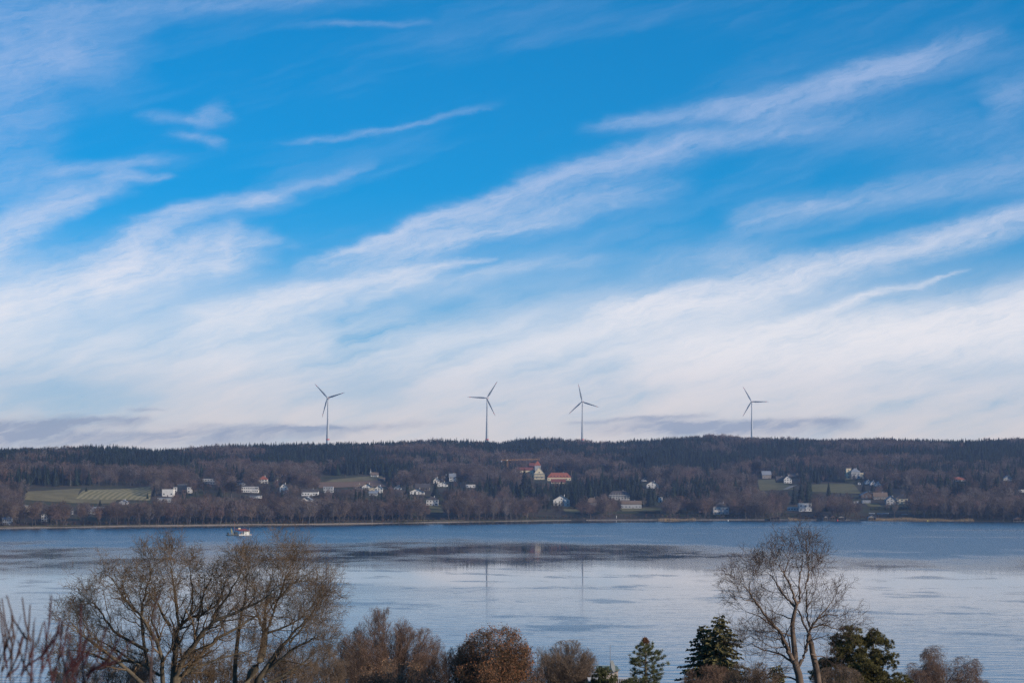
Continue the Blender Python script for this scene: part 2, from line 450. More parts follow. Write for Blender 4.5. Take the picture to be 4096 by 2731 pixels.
patch('field', [(300, 1996), (470, 1997), (455, 2014), (280, 2012)], f_grass)
patch('field', [(1270, 1929), (1520, 1920), (1545, 1946), (1275, 1952)], f_vine)
patch('field', [(1330, 1918), (1530, 1903), (1530, 1919), (1300, 1928)], f_grass)
patch('field', [(3025, 1919), (3110, 1917), (3180, 1958), (3040, 1962)], f_lawn)
patch('field', [(3250, 1938), (3410, 1934), (3445, 1975), (3240, 1966)], f_lawn)
patch('field', [(3350, 1911), (3400, 1911), (3410, 1917), (3345, 1917)], f_lawn)
patch('lawn', [(1712, 2022), (1780, 2019), (1772, 2052), (1720, 2050)], f_lawn)
patch('lawn', [(2248, 2036), (2310, 2038), (2330, 2052), (2262, 2048)], f_lawn)
patch('lawn', [(2475, 2032), (2640, 2034), (2650, 2044), (2490, 2046)], f_lawn)
patch('lawn', [(3455, 2012), (3510, 2014), (3530, 2028), (3475, 2026)], f_lawn)
patch('lawn', [(860, 2091), (1860, 2078), (1860, 2083), (860, 2096)], f_grass, 60, 3)
patch('lawn', [(0, 2104), (400, 2101), (700, 2098), (0, 2108)], f_grass, 40, 3)
patch('road', [(3160, 1945), (3188, 1941), (3150, 1958), (3130, 1958)], M['road'], 8, 6, .8)
def beach():
    V = []; xs = np.arange(-720, 90, 6.0)
    w = 7 + 4 * np.sin(xs * .013) + 2 * np.sin(xs * .05) ; w *= np.clip((90 - xs) / 260, .25, 1)
    for x, q in zip(xs, w):
        y = float(shore(x))
        for k in (0.0, .5, 1.0):
            yy = y - .8 + k * q * 1.9; V.append((x, yy, max(.03, tz(x, yy)) + .10))
    n = len(xs); Q = np.array([[3 * i + j, 3 * i + 3 + j, 3 * i + 4 + j, 3 * i + 1 + j] for i in range(n - 1) for j in (0, 1)])
    tag(link('beach', np_mesh('beach', np.array(V), Q, M['sand'], True)), kind='structure')
beach()

# ------------------------------------------------------------------ lake
def water_mat():
    m = bpy.data.materials.new('lake_water'); m.use_nodes = True; t = m.node_tree; S.nt = t
    p = t.nodes['Principled BSDF']
    p.inputs['Base Color'].default_value = (.012, .030, .045, 1); p.inputs['IOR'].default_value = 1.333
    v = S(t.nodes.new('ShaderNodeTexCoord').outputs['Object']); x, y, z = sep(v)
    # wind: ruffled water towards the far shore, calm lanes, cat's paws
    edge = y + (noise(xyz(x * .004, y * .0015, 0.0), 1, 5, .6) - .5) * 760 + x.ss(90, 230) * 330.0
    far = edge.ss(1620, 2140)
    lee = ((x * .5 + 2690.0).m('MINIMUM', 2830.0) - y).ss(10, 170)
    lanes = noise(xyz(x * .0026, y * .0075, 9.0), 1, 3, .5).ss(.50, .72)
    paws = noise(xyz(x * .020 + y * .006, y * .017 - x * .004, 3.0), 1, 5, .6).ss(.54, .66) * y.ss(560, 800) * y.ss(1500, 1250)
    big = noise(xyz(x * .0035, y * .0042, 3.0), 1, 5, .55).ss(.55, .68)
    near = y.ss(1150, 620)
    breeze = noise(xyz(x * .011, y * .006, 21.0), 1, 5, .62).ss(.44, .60) * .34 * (1.0 - x.ss(-130, -60) * x.ss(150, 90) * .5) + x.ss(-110, -260) * y.ss(1250, 1500) * .16
    wind = (far * lee * (1.0 - lanes * .55) + paws * .5 + big * .3 + near * .22 + breeze * y.ss(1150, 1400)).m('MINIMUM', 1.0)
    t.links.new((wind * .215 + .028).k, p.inputs['Roughness'])
    # ripples
    r1 = noise(xyz(x * .035 + y * .012, y * .17, 0.0), 1, 3, .55)
    r2 = noise(xyz(x * .25, y * .75, 5.0), 1, 2, .5)
    b = t.nodes.new('ShaderNodeBump'); b.inputs['Distance'].default_value = 1.0
    t.links.new((r1 * .26 + r2 * .035).k, b.inputs['Height'])
    t.links.new((y.ss(1300, 620) * .60 + y.ss(1700, 1400) * wind * .15).k, b.inputs['Strength'])
    t.links.new(b.outputs[0], p.inputs['Normal'])
    return m
wv = np.array([(-3300, 425, 0), (3300, 425, 0), (3300, 3100, 0), (-3300, 3100, 0)], float)
tag(link('lake', np_mesh('lake', wv, np.array([[0, 1, 2, 3]]), water_mat())), kind='structure')

# ------------------------------------------------------------------ winter haze
HAZE = 5.4e-5
def haze():
    m = bpy.data.materials.new('haze'); m.use_nodes = True; t = m.node_tree; t.nodes.clear()
    v = t.nodes.new('ShaderNodeVolumePrincipled'); v.inputs['Color'].default_value = (.44, .63, 1, 1)
    v.inputs['Density'].default_value = HAZE; v.inputs['Anisotropy'].default_value = .2
    o = t.nodes.new('ShaderNodeOutputMaterial'); t.links.new(v.outputs[0], o.inputs['Volume'])
    tag(MB().box(-3500, -450, -9.5, 3500, 7100, 400).build('haze', m), kind='stuff')
haze()
# ------------------------------------------------------------------ branches -> meshes
def tubes(chains, sides):
    """chains: list of (points, radii); returns vertices and quads of all tubes"""
    by = {}
    for pts, rad in chains: by.setdefault(len(pts), []).append((pts, rad))
    VS, QS, off = [], [], 0
    for n, L in by.items():
        P = np.array([[(p[0], p[1], p[2]) for p in a] for a, _ in L], float); Rr = np.array([r for _, r in L], float)
        T = np.empty_like(P); T[:, 1:-1] = P[:, 2:] - P[:, :-2]; T[:, 0] = P[:, 1] - P[:, 0]; T[:, -1] = P[:, -1] - P[:, -2]
        T /= np.linalg.norm(T, axis=-1, keepdims=True) + 1e-9
        ref = np.where(np.abs(T[..., 2:3]) > .9, np.array([1., .13, 0]), np.array([.1, .07, 1.]))
        U = np.cross(T, ref); U /= np.linalg.norm(U, axis=-1, keepdims=True) + 1e-9
        Wv = np.cross(T, U)
        a = 2 * np.pi * np.arange(sides) / sides
        V = P[:, :, None] + Rr[:, :, None, None] * (np.cos(a)[None, None, :, None] * U[:, :, None] + np.sin(a)[None, None, :, None] * Wv[:, :, None])
        B = len(L); base = off + (np.arange(B)[:, None, None] * n + np.arange(n - 1)[None, :, None]) * sides
        i = np.arange(sides)[None, None]; j = (i + 1) % sides
        Q = np.stack([base + i, base + j, base + sides + j, base + sides + i], -1).reshape(-1, 4)
        VS.append(V.reshape(-1, 3)); QS.append(Q); off += B * n * sides
    return np.concatenate(VS), np.concatenate(QS)

def perp(d, rng):
    a = Vector((rng.gauss(0, 1), rng.gauss(0, 1), rng.gauss(0, 1)))
    a -= d * a.dot(d)
    return a.normalized()
def grow(rng, out, p, d, L, r, lev, P, inside=None):
    """one branch and, recursively, what grows from it; out[lev] collects (points, radii)"""
    n = P['seg'][lev]; st = L / n; w = P['wander'][lev]; tr = P['trop'][lev]
    pts = [p.copy()]; d = d.copy(); dirs = [d.copy()]
    for i in range(n):
        d = (d + Vector((rng.gauss(0, w), rng.gauss(0, w), rng.gauss(0, w) + tr))).normalized()
        q = pts[-1] + d * st
        if inside and i > 0 and not inside(q): break
        pts.append(q); dirs.append(d.copy())
    m = len(pts)
    rt = max(r * P['taper'][lev], P['rmin'])
    out[lev].append((pts, [r + (rt - r) * (i / (m - 1)) for i in range(m)]))
    if lev + 1 < len(P['seg']): sprout(rng, out, pts, dirs, L * (m - 1) / n, r, rt, lev, P, inside)
def sprout(rng, out, pts, dirs, L, r, rt, lev, P, inside, t0=None, dens=1.0):
    m = len(pts); k = P['kids'][lev] * dens
    k = int(k) + (rng.random() < k - int(k))
    az = rng.random() * 6.28; t0 = P['t0'][lev] if t0 is None else t0
    for c in range(k):
        t = t0 + (1 - t0) * (c + rng.random() * .8) / k; t = min(t, .999)
        f = t * (m - 1); i = min(int(f), m - 2); u = f - i
        q = pts[i].lerp(pts[i + 1], u); d = dirs[min(i + 1, m - 1)]
        az += 2.4 + rng.gauss(0, .5); ang = R(P['ang'][lev] + rng.gauss(0, 9))
        ref = d.cross(Vector((.02, .99, .1)) if abs(d.y) < .9 else Vector((1, 0, 0))).normalized()
        e = ref * math.cos(az) + d.cross(ref) * math.sin(az)
        e = d * math.cos(ang) + e * math.sin(ang)
        rr = (r + (rt - r) * t) * P['rr'][lev] * (.75 + .4 * rng.random())
        ll = L * P['lr'][lev] * (1 - P['fall'][lev] * t) * (.65 + .6 * rng.random())
        if 'len' in P and P['len'][lev]: ll = P['len'][lev] * (.6 + .8 * rng.random()) * (1 - P['fall'][lev] * t)
        grow(rng, out, q, e, ll, max(rr, P['rmin']), lev + 1, P, inside)

# ------------------------------------------------------------------ trees of the far shore: one set of meshes per kind
PROTO = bpy.data.collections.new('tree_shapes')        # not linked to the scene
def far_bare(seed, H, spread, slim, trunk_r, mt_bark='bark', twig_w=.035):
    """leafless tree: returns trunk mesh and crown mesh (limbs and twigs)"""
    rng = random.Random(seed)
    cz, rz = H * (.62 if slim < 1 else .58), H * .40; rx = H * spread
    def ins(q): return (q.x / rx) ** 2 + (q.y / rx) ** 2 + ((q.z - cz) / rz) ** 2 < 1.0
    P = dict(seg=[6, 5, 4, 3, 2], wander=[.05, .10, .14, .16, .18], trop=[.04, .10 * slim, .07 * slim, .05, .03], taper=[.35, .35, .4, .5, .5], rmin=twig_w,
             kids=[13, 9, 7, 5], ang=[44 * (1.0 if slim < 1.3 else .7), 42, 40, 38], rr=[.5, .5, .55, .6], lr=[.46, .50, .50, .55], fall=[.35, .4, .4, .3], t0=[.28, .18, .15, .1])
    out = [[] for _ in range(5)]
    grow(rng, out, Vector((0, 0, -.5)), Vector((rng.gauss(0, .03), rng.gauss(0, .03), 1)).normalized(), H * .86, trunk_r, 0, P, None)
    for l in range(1, 5):
        out[l] = [b for b in out[l] if ins(b[0][-1]) or (rng.random() < .12)]
    V1, Q1 = tubes(out[0], 5)
    Va, Qa = tubes(out[1] + out[2], 3); Vb, Qb = tubes(out[3] + out[4], 3)
    # fine twigs are flat slivers: one triangle each side of a thin quad
    V2 = np.concatenate([Va, Vb]); Q2 = np.concatenate([Qa, Qb + len(Va)])
    return np_mesh('trunk', V1, Q1, M[mt_bark], True), np_mesh('crown', V2, Q2, M['twig'])
def far_conifer(seed, H, w, kind='spruce'):
    rng = random.Random(seed); V, Q = [], []
    def leaf(a, b, wd, droop):
        d = b - a; s = d.cross(Vector((0, 0, 1))).normalized() * wd; n = len(V)
        mid = a.lerp(b, .55) + Vector((0, 0, -droop * .3))
        V.extend([a, mid + s, b + Vector((0, 0, -droop)), mid - s]); Q.append((n, n + 1, n + 2, n + 3))
    base = H * (.10 if kind == 'spruce' else .42)
    levels = int((H - base) / .75); ph = rng.random() * 6
    for k in range(levels):
        t = k / levels; z = base + (H - base) * t
        if kind == 'spruce': rad = w * (1 - t) ** .85 * (.75 + .5 * rng.random()) + .25
        else: rad = w * math.sqrt(max(.02, 1 - (2 * t - .8) ** 2 / 1.5)) * (.6 + .7 * rng.random())
        nb = max(5, int(rad * 5.0))
        for i in range(nb):
            ph += 2.4; r_ = rad * (.6 + .5 * rng.random()); zz = z + rng.uniform(-.4, .4)
            up = .25 if kind == 'pine' else -.22
            leaf(Vector((0, 0, zz + .3)), Vector((math.cos(ph) * r_, math.sin(ph) * r_, zz + up * r_)), .30 + .16 * r_, .12 * r_)
            # hanging curtain below the bough
            if kind == 'spruce' and r_ > .8:
                b = Vector((math.cos(ph) * r_ * .75, math.sin(ph) * r_ * .75, zz + up * r_ * .7)); n = len(V)
                t_ = Vector((-math.sin(ph), math.cos(ph), 0)) * (.25 + .12 * r_)
                V.extend([b + t_, b - t_, b - t_ * .3 + Vector((0, 0, -.5 - .25 * r_)), b + t_ * .3 + Vector((0, 0, -.5 - .25 * r_))]); Q.append((n, n + 1, n + 2, n + 3))
    crown = np_mesh('crown', np.array([tuple(v) for v in V]), np.array(Q), M['needle'])
    Vt, Qt = tubes([([Vector((0, 0, -.5)), Vector((0, 0, H * .5)), Vector((0, 0, H * .97))], [.35, .2, .04])], 5)
    return np_mesh('trunk', Vt, Qt, M['bark'], True), crown
rs = random.Random(4)
BARE = [far_bare(100 + i, 26 + rs.uniform(-2, 3), rs.choice([.27, .31, .34, .38]), rs.choice([.8, 1.0, 1.2]), rs.uniform(.28, .42), twig_w=.042) for i in range(9)]
BIRCH = [far_bare(200 + i, 25, .19, 1.6, .20, 'birch', twig_w=.026) for i in range(3)]
SHRUB = [far_bare(300 + i, 10, .48, .9, .12, twig_w=.03) for i in range(3)]
SPRUCE = [far_conifer(400 + i, 27 + rs.uniform(-3, 3), rs.uniform(3.5, 5.0)) for i in range(6)]
PINE = [far_conifer(500 + i, 23 + rs.uniform(-2, 2), rs.uniform(3.4, 4.6), 'pine') for i in range(3)]

# ---- what has to stay in view: (x0, y0, x1, y1, distance of its front)
CLEAR = []
def keep(x0, y0, x1, y1, y): CLEAR.append((x0, y0, x1, y1, y))
# ------------------------------------------------------------------ houses of the far shore
def house(px0, px1, yb, ye, yt, label, wall='white', roof='tile_dk', kind='gable', depth=.8, win=(2, 3), rz=0.0, chim=True, balc=False, seen=1.0, cat='house', door=True, eave=.7, wmat='glass', name='house', yground=None, hidefrom=None, arch=False):
    """house whose front spans px0..px1; yb, ye, yt = pixel rows of base, eaves and ridge; kinds: gable (gable end to the lake), side (ridge along the front), hip, flat"""
    pc = ground((px0 + px1) / 2, yb)
    if yground: pc = at((px0 + px1) / 2, yb, yground)
    k = pc.y / F; Wd = (px1 - px0) * k; Hh = max(2.2, (yb - ye) * k); Ht = (yb - yt) * k; D_ = Wd * depth
    rt = empty(name, (pc.x, pc.y + D_ / 2, pc.z), R(rz))
    tag(rt, label, cat, 'houses on the far shore')
    x0, x1, y0, y1 = -Wd / 2, Wd / 2, -D_ / 2, D_ / 2
    zb = min(tz(pc.x, pc.y), pc.z) - pc.z - 2.5
    m = MB(); rf = MB(); th = .28
    rise = max(.6, Ht - Hh)
    if kind == 'flat':
        m.box(x0, y0, zb, x1, y1, Hh); rf.box(x0 - .35, y0 - .5, Hh + .003, x1 + .35, y1 + .35, Hh + .42)
    elif kind == 'gable':
        m.prism_y([(x0, zb), (x1, zb), (x1, Hh), (0, Hh + rise), (x0, Hh)], y0, y1)
        sl = rise / (Wd / 2); e = eave; o = th * math.sqrt(1 + sl * sl)
        for s in (-1, 1):
            a, b = s * (Wd / 2 + e), 0.0
            q = [(a, Hh - e * sl + .02), (b, Hh + rise + .02), (b, Hh + rise + o), (a, Hh - e * sl + o)]
            rf.prism_y(q if s < 0 else q[::-1], y0 - e * 1.3, y1 + e)
    elif kind == 'side':
        m.prism([(y0, zb), (y1, zb), (y1, Hh), (0, Hh + rise), (y0, Hh)][::-1], x0, x1)
        sl = rise / (D_ / 2); e = eave; o = th * math.sqrt(1 + sl * sl)
        for s in (-1, 1):
            a = s * (D_ / 2 + e)
            q = [(a, Hh - e * sl + .02), (0, Hh + rise + .02), (0, Hh + rise + o), (a, Hh - e * sl + o)]
            rf.prism(q if s > 0 else q[::-1], x0 - e, x1 + e)
    else:
        m.box(x0, y0, zb, x1, y1, Hh); e = eave; rl = max(0.0, Wd / 2 - D_ / 2) if kind == 'hip' else 0.0
        c = [(x0 - e, y0 - e, Hh + .01), (x1 + e, y0 - e, Hh + .01), (x1 + e, y1 + e, Hh + .01), (x0 - e, y1 + e, Hh + .01)]
        a, b = (-rl - .05, 0, Hh + rise), (rl + .05, 0, Hh + rise)
        rf.quad(c[0], c[1], b, a).quad(c[2], c[3], a, b).quad(c[1], c[2], b).quad(c[3], c[0], a).quad(*c[::-1])
    m.build('wall', M[wall], rt); ro = rf.build('roof', M[roof], rt)
    if chim and kind != 'flat':
        cx = Wd * .18; MB().box(cx - .4, -.4, Hh, cx + .4, .4, Hh + rise + 1.3).build('chimney', M['white' if wall == 'white' else 'grey'], ro)
    rows, cols = win
    if rows and cols:
        wh = min(1.9, Hh / rows * .58); ww = min(2.2, Wd / cols * .58)
        wm = MB().box(-ww / 2, -.05, 0, ww / 2, .05, wh).mesh('window', M[wmat]); fm = MB()
        for a in ((-ww / 2 - .1, -ww / 2, 0, wh), (ww / 2, ww / 2 + .1, 0, wh), (-ww / 2 - .1, ww / 2 + .1, wh, wh + .1), (-ww / 2 - .1, ww / 2 + .1, -.1, 0), (-.04, .04, 0, wh)): fm.box(a[0], -.09, a[2], a[1], .04, a[3])
        fm = fm.mesh('frame', M['frame'])
        for r_ in range(rows):
            for c_ in range(cols):
                if door and r_ == 0 and c_ == cols // 2: continue
                w = link('window', wm, rt, (x0 + Wd * (c_ + .5) / cols, y0 - .03, Hh / rows * (r_ + .24) + .1)); link('frame', fm, w)
        for r_ in range(rows):
            for s in (-.22, .22):
                w = link('window', wm, rt, (x1 + .03, s * D_, Hh / rows * (r_ + .24) + .1)); w.rotation_euler = (0, 0, R(90)); link('frame', fm, w)
        if kind == 'gable' and rise > 2.4: w = link('window', wm, rt, (0, y0 - .03, Hh + rise * .12)); link('frame', fm, w)
        if door:
            dx = x0 + Wd * (cols // 2 + .5) / cols
            MB().box(dx - .7, y0 - .06, .05, dx + .7, y0 + .06, 2.25).build('door', M['dkwood'], rt)
    if arch:                                           # round arched loggia in the front
        n = 10; q = [(x1 - Wd * .30, 0)] + [(x1 - Wd * .16 - math.cos(math.pi * i / n) * Wd * .13, 1.0 + math.sin(math.pi * i / n) * Wd * .13) for i in range(n + 1)] + [(x1 - Wd * .03, 0)]
        MB().prism_y(q[1:-1], y0 - .12, y0 + .1).build('archway', M['glass'], rt)
    if balc:
        b = MB().box(x0 + .3, y0 - 1.3, Hh * .5, x1 - .3, y0 - .02, Hh * .5 + .18).build('balcony', M['white' if wall != 'dkwood' else 'dkwood'], rt)
        rl = MB().box(x0 + .3, y0 - 1.3, Hh * .5 + 1.05, x1 - .3, y0 - 1.22, Hh * .5 + 1.14)
        nn = max(4, int(Wd / .9))
        for i in range(nn + 1): xx = x0 + .34 + (Wd - .74) * i / nn; rl.box(xx, y0 - 1.28, Hh * .5 + .18, xx + .06, y0 - 1.22, Hh * .5 + 1.05)
        rl.build('railing', M['frame' if wall != 'dkwood' else 'dkwood'], b)
    if seen > 0: 
        w_ = (px1 - px0) * (1 - seen) / 2
        w_ += (px1 - px0) * .10; keep(px0 + w_, yt + 2, px1 - w_, yt + (yb - yt) * (.08 + .42 * seen), pc.y)
    return rt, Wd, Hh, D_, pc

# left part of the village
house(693, 764, 1970, 1948, 1945, 'white flat roofed villa with a glazed roof deck above the mown field edge', roof='metal_gy', kind='flat', win=(2, 4), depth=.6)
r_, Wd, Hh, D_, pc = house(648, 693, 1986, 1956, 1952, 'low white house with overhanging dark flat roof left of the glazed roof deck villa', roof='tile_dk', kind='flat', win=(1, 3), depth=.8)
d_ = house(709, 744, 1947, 1938, 1936, 'glazed penthouse standing on the roof of the white flat roofed villa', wall='glass', roof='metal_gy', kind='flat', win=(0, 0), door=False, yground=pc.y + 16, name='roof_pavilion', cat='pavilion')
house(630, 699, 2010, 1993, 1990, 'grey flat roofed house half sunk behind bare trees below the villas', wall='grey', roof='metal_gy', kind='flat', win=(1, 5), seen=.6)
house(807, 861, 1938, 1914, 1911, 'dark glass house with flat roof and white balcony above the spruces', wall='grey', roof='tile_dk', kind='flat', win=(2, 5), balc=True, depth=.6)
house(966, 1033, 1970, 1947, 1944, 'long white two storey house with flat roof and two rows of tall windows', roof='metal_gy', kind='flat', win=(2, 8), depth=.5)
house(999, 1044, 1992, 1983, 1981, 'low pale blue garage building below the long white flat roofed house', roof='metal_gy', kind='flat', win=(0, 0), door=False, seen=.8)
house(1035, 1069, 1932, 1917, 1903, 'white villa with orange brown hipped roof standing highest in the left village', roof='tile_rd', kind='hip', win=(2, 3), depth=.9)
house(1119, 1150, 1974, 1949, 1933, 'tall narrow white gabled house beside a big dark pine', win=(3, 2), chim=True, balc=True)
house(1206, 1272, 1982, 1966, 1956, 'bungalow with long dark roof and a white slanted wall at its left end', roof='tile_dk', kind='side', win=(1, 6), depth=.5)
house(1207, 1246, 2009, 1997, 1986, 'small white chalet with broad pale eaves just above the shore wood', roof='metal_gy', kind='gable', win=(2, 2), balc=True, eave=1.6)
house(939, 978, 1940, 1930, 1920, 'grey bungalow with low dark hipped roof between two conifers', wall='grey', kind='hip', win=(1, 4), seen=.7)
house(477, 510, 2018, 2008, 1999, 'pale blue gabled house below the striped field', wall='grey', roof='tile_gy', win=(2, 2), seen=.9)
house(57, 159, 2046, 2022, 2019, 'long cream terraced apartment block showing between bare trees by the shore', wall='cream', roof='metal_gy', kind='flat', win=(3, 14), depth=.25, seen=.2, door=False, cat='building', name='apartment_block')
house(165, 186, 2086, 2056, 2053, 'narrow white house close to the water on the far left', kind='flat', win=(3, 2), seen=.8)
house(312, 418, 2056, 2044, 2029, 'long house with pale grey roof seen through the shore wood', wall='grey', roof='metal_gy', kind='side', win=(1, 8), depth=.3, seen=.15)
house(282, 291, 2056, 2040, 2033, 'slim white stair tower beside the long pale grey roof', win=(3, 1), chim=False, seen=.8, door=False, cat='tower', name='stair_tower')
house(10, 44, 2099, 2076, 2070, 'white boat club house at the water on the far left behind trunks', kind='side', roof='tile_gy', win=(2, 4), seen=.6)
# middle
house(1293, 1332, 1970, 1947, 1944, 'modern glass fronted house with flat roof below the vineyard', wall='grey', roof='metal_gy', kind='flat', win=(2, 4), depth=.7)
house(1448, 1490, 1955, 1946, 1933, 'brown roofed chalet with blue white gable left of the glass gable house', roof='tile_br', win=(2, 3), balc=True, eave=1.3)
house(1420, 1446, 1953, 1946, 1936, 'house with brown roof and narrow lit gable at the vineyard edge', roof='tile_br', kind='side', win=(1, 3))
house(1500, 1530, 1970, 1953, 1941, 'white gabled house with a fully glazed gable above the shore wood', roof='tile_gy', win=(2, 3), eave=.9)
house(1476, 1500, 1962, 1951, 1948, 'cream flat roofed wing between brown chalet and glass gable house', wall='cream', kind='flat', win=(1, 3))
house(1476, 1508, 1982, 1972, 1965, 'low grey roofed house just below the glass gable house', wall='grey', roof='tile_gy', kind='side', win=(1, 4))
house(1576, 1605, 1958, 1952, 1941, 'house showing only a white edged gable above pale poplar crowns', roof='tile_gy', win=(1, 2))
house(1512, 1539, 1925, 1917, 1911, 'small dark timber barn right of the vineyard', wall='dkwood', roof='tile_br', kind='side', win=(1, 3), chim=False, cat='barn', name='barn')
house(1660, 1718, 1961, 1949, 1935, 'dark timber chalet with wide balcony in the cluster of dark roofs', wall='dkwood', roof='tile_dk', kind='side', win=(2, 5), balc=True)
house(1640, 1696, 1977, 1966, 1953, 'broad dark roofed chalet lowest in the cluster of dark roofs', wall='white', roof='tile_dk', win=(2, 4), eave=1.4)
house(1734, 1757, 1934, 1922, 1909, 'white house with steep gable left of the tall dark glazed gable', roof='tile_gy', win=(2, 2))
house(1761, 1795, 1924, 1912, 1897, 'dark house with tall glazed gable and white mullions', wall='dkwood', roof='tile_dk', win=(2, 2))
house(1797, 1823, 1925, 1908, 1894, 'house with blue grey roof beside a dark group of conifers', roof='tile_gy', kind='side', win=(2, 2))
house(1750, 1790, 1946, 1937, 1927, 'low gabled house below the tall dark glazed gable', roof='tile_dk', win=(1, 3))
house(1705, 1752, 2022, 1999, 1986, 'white villa with dark hipped roof and round arch above a green lawn', roof='tile_dk', kind='hip', win=(2, 4), depth=.8, arch=True)
house(1863, 1901, 1950, 1937, 1934, 'white flat roofed modern house alone among bare trees', kind='flat', win=(1, 3), depth=.5)
# monastery group with the crane
rt, Wd, Hh, D_, pc = house(2136, 2178, 1918, 1894, 1868, 'cream gabled hall of the monastery with grey roof and scaffolding below its gable', wall='cream', roof='tile_gy', win=(1, 2), depth=1.3, chim=False, door=False, eave=.4, cat='hall', name='hall', seen=.9)
sc_ = MB(); zz = Hh * .45
for i in range(9):
    xx = -Wd * .56 + Wd * 1.12 * i / 8; sc_.bar((xx, -D_ / 2 - 1.6, -1), (xx, -D_ / 2 - 1.6, Hh + 1.5), .10); sc_.bar((xx, -D_ / 2 - .5, -1), (xx, -D_ / 2 - .5, Hh + 1.5), .10)
for z_ in (Hh * .5, Hh * .95): sc_.box(-Wd * .57, -D_ / 2 - 1.7, z_, Wd * .57, -D_ / 2 - .4, z_ + .25)
t_ = sc_.build('scaffold', M['metal_gy'], None); t_.location = rt.location; tag(t_, 'grey scaffold standing in front of the cream gabled hall', 'scaffold')
YM = pc.y
house(2062, 2132, 1900, 1879, 1869, 'long wing with weathered dark red roof behind a tall spruce left of the cream gable', wall='cream', roof='tile_mr', kind='side', win=(1, 7), depth=.3, yground=YM + 25, chim=False, seen=.6, cat='building', name='monastery_wing')
house(2117, 2140, 1905, 1870, 1852, 'high block with dark red roof behind the cream gabled hall', wall='cream', roof='tile_mr', kind='side', win=(1, 2), depth=.8, yground=YM + 60, chim=False, seen=.7, cat='building', name='monastery_block')
house(2139, 2163, 1905, 1861, 1842, 'church tower with red pyramid roof behind the cream gabled hall', wall='grey', roof='tile_rd', kind='pyramid', win=(1, 1), depth=1.0, yground=YM + 45, chim=False, door=False, seen=.8, cat='church tower', name='church_tower')
rt, Wd, Hh, D_, pc = house(2190, 2284, 1922, 1909, 1890, 'long building under a bright orange tiled roof with a row of arched dormers', wall='cream', roof='tile_rd', kind='hip', win=(1, 8), depth=.32, seen=.85, cat='building', name='guest_wing')
for i in range(6):
    xx = -Wd * .34 + Wd * .68 * i / 5; zz = Hh + 2.2
    q = [(xx - 1.5, zz - .6)] + [(xx - math.cos(math.pi * j / 6) * 1.5, zz + math.sin(math.pi * j / 6) * 1.3) for j in range(7)] + [(xx + 1.5, zz - .6)]
    dm = MB().prism_y(q, -D_ / 2 + 1.0, -D_ / 2 + 6).build('dormer', M['tile_rd'], rt)
    q = [(xx - 1.1, zz - .4)] + [(xx - math.cos(math.pi * j / 6) * 1.1, zz + .05 + math.sin(math.pi * j / 6) * .9) for j in range(7)] + [(xx + 1.1, zz - .4)]
    MB().prism_y(q, -D_ / 2 + .9, -D_ / 2 + 1.1).build('window', M['glass'], dm)
house(2205, 2262, 1934, 1927, 1916, 'annex with dark red roof directly below the bright orange dormer roof', wall='cream', roof='tile_mr', kind='side', win=(1, 5), depth=.4, seen=.6, chim=False, cat='building', name='annex')
house(2214, 2279, 2024, 2000, 1981, 'white lakeside house with blue grey gable roof and open ground floor', roof='tile_gy', win=(2, 4), balc=True, eave=1.3, seen=.95)
house(2335, 2401, 2028, 2011, 1990, 'brown thatch coloured low house with white chimney among bare trees', wall='grey', roof='tile_br', kind='hip', win=(1, 4), seen=.75)
rt, Wd, Hh, D_, pc = house(2436, 2520, 2000, 1980, 1963, 'long villa with dark mansard roof, white balcony and tall columns', wall='grey', roof='tile_dk', kind='hip', win=(1, 7), depth=.4, seen=.95, cat='villa', name='villa')
b_ = MB().box(-Wd / 2, -D_ / 2 - 2.2, Hh - .6, Wd / 2, -D_ / 2 - .03, Hh - .05).build('balcony', M['white'], rt)
for i in range(8): xx = -Wd * .46 + Wd * .92 * i / 7; MB().bar((xx, -D_ / 2 - 1.9, -1.5), (xx, -D_ / 2 - 1.9, Hh - .6), .28, k=8).build('column', M['white'], rt)
for i in range(6): xx = -Wd * .3 + Wd * .6 * i / 5; dm = MB().box(xx - .8, -D_ / 2 + .2, Hh + .6, xx + .8, -D_ / 2 + 4, Hh + 2.4).build('dormer', M['white'], rt); MB().box(xx - .55, -D_ / 2 + .1, Hh + .8, xx + .55, -D_ / 2 + .25, Hh + 2.2).build('window', M['glass'], dm)
house(2484, 2566, 2034, 2015, 2003, 'low brown roofed grey house half hidden behind trunks below the columned villa', wall='grey', roof='tile_br', kind='side', win=(1, 6), depth=.3, seen=.5)
house(2587, 2633, 1953, 1937, 1924, 'white gabled villa with a tree shadowed front high in the wood', win=(2, 3), eave=1.0)
house(2565, 2587, 1924, 1920, 1913, 'small pale gable peeping above crowns beyond the white gabled villa', roof='tile_br', win=(0, 0), door=False, seen=.8)
house(2634, 2650, 2008, 1988, 1984, 'slim white house front glimpsed between trunks right of the columned villa', kind='flat', win=(2, 1), seen=.9)
house(2854, 2916, 2057, 2027, 2010, 'square white lakeside villa with dark hipped roof and two rows of tall windows', roof='tile_dk', kind='hip', win=(2, 4), depth=.8, seen=1.0, cat='villa', name='villa')
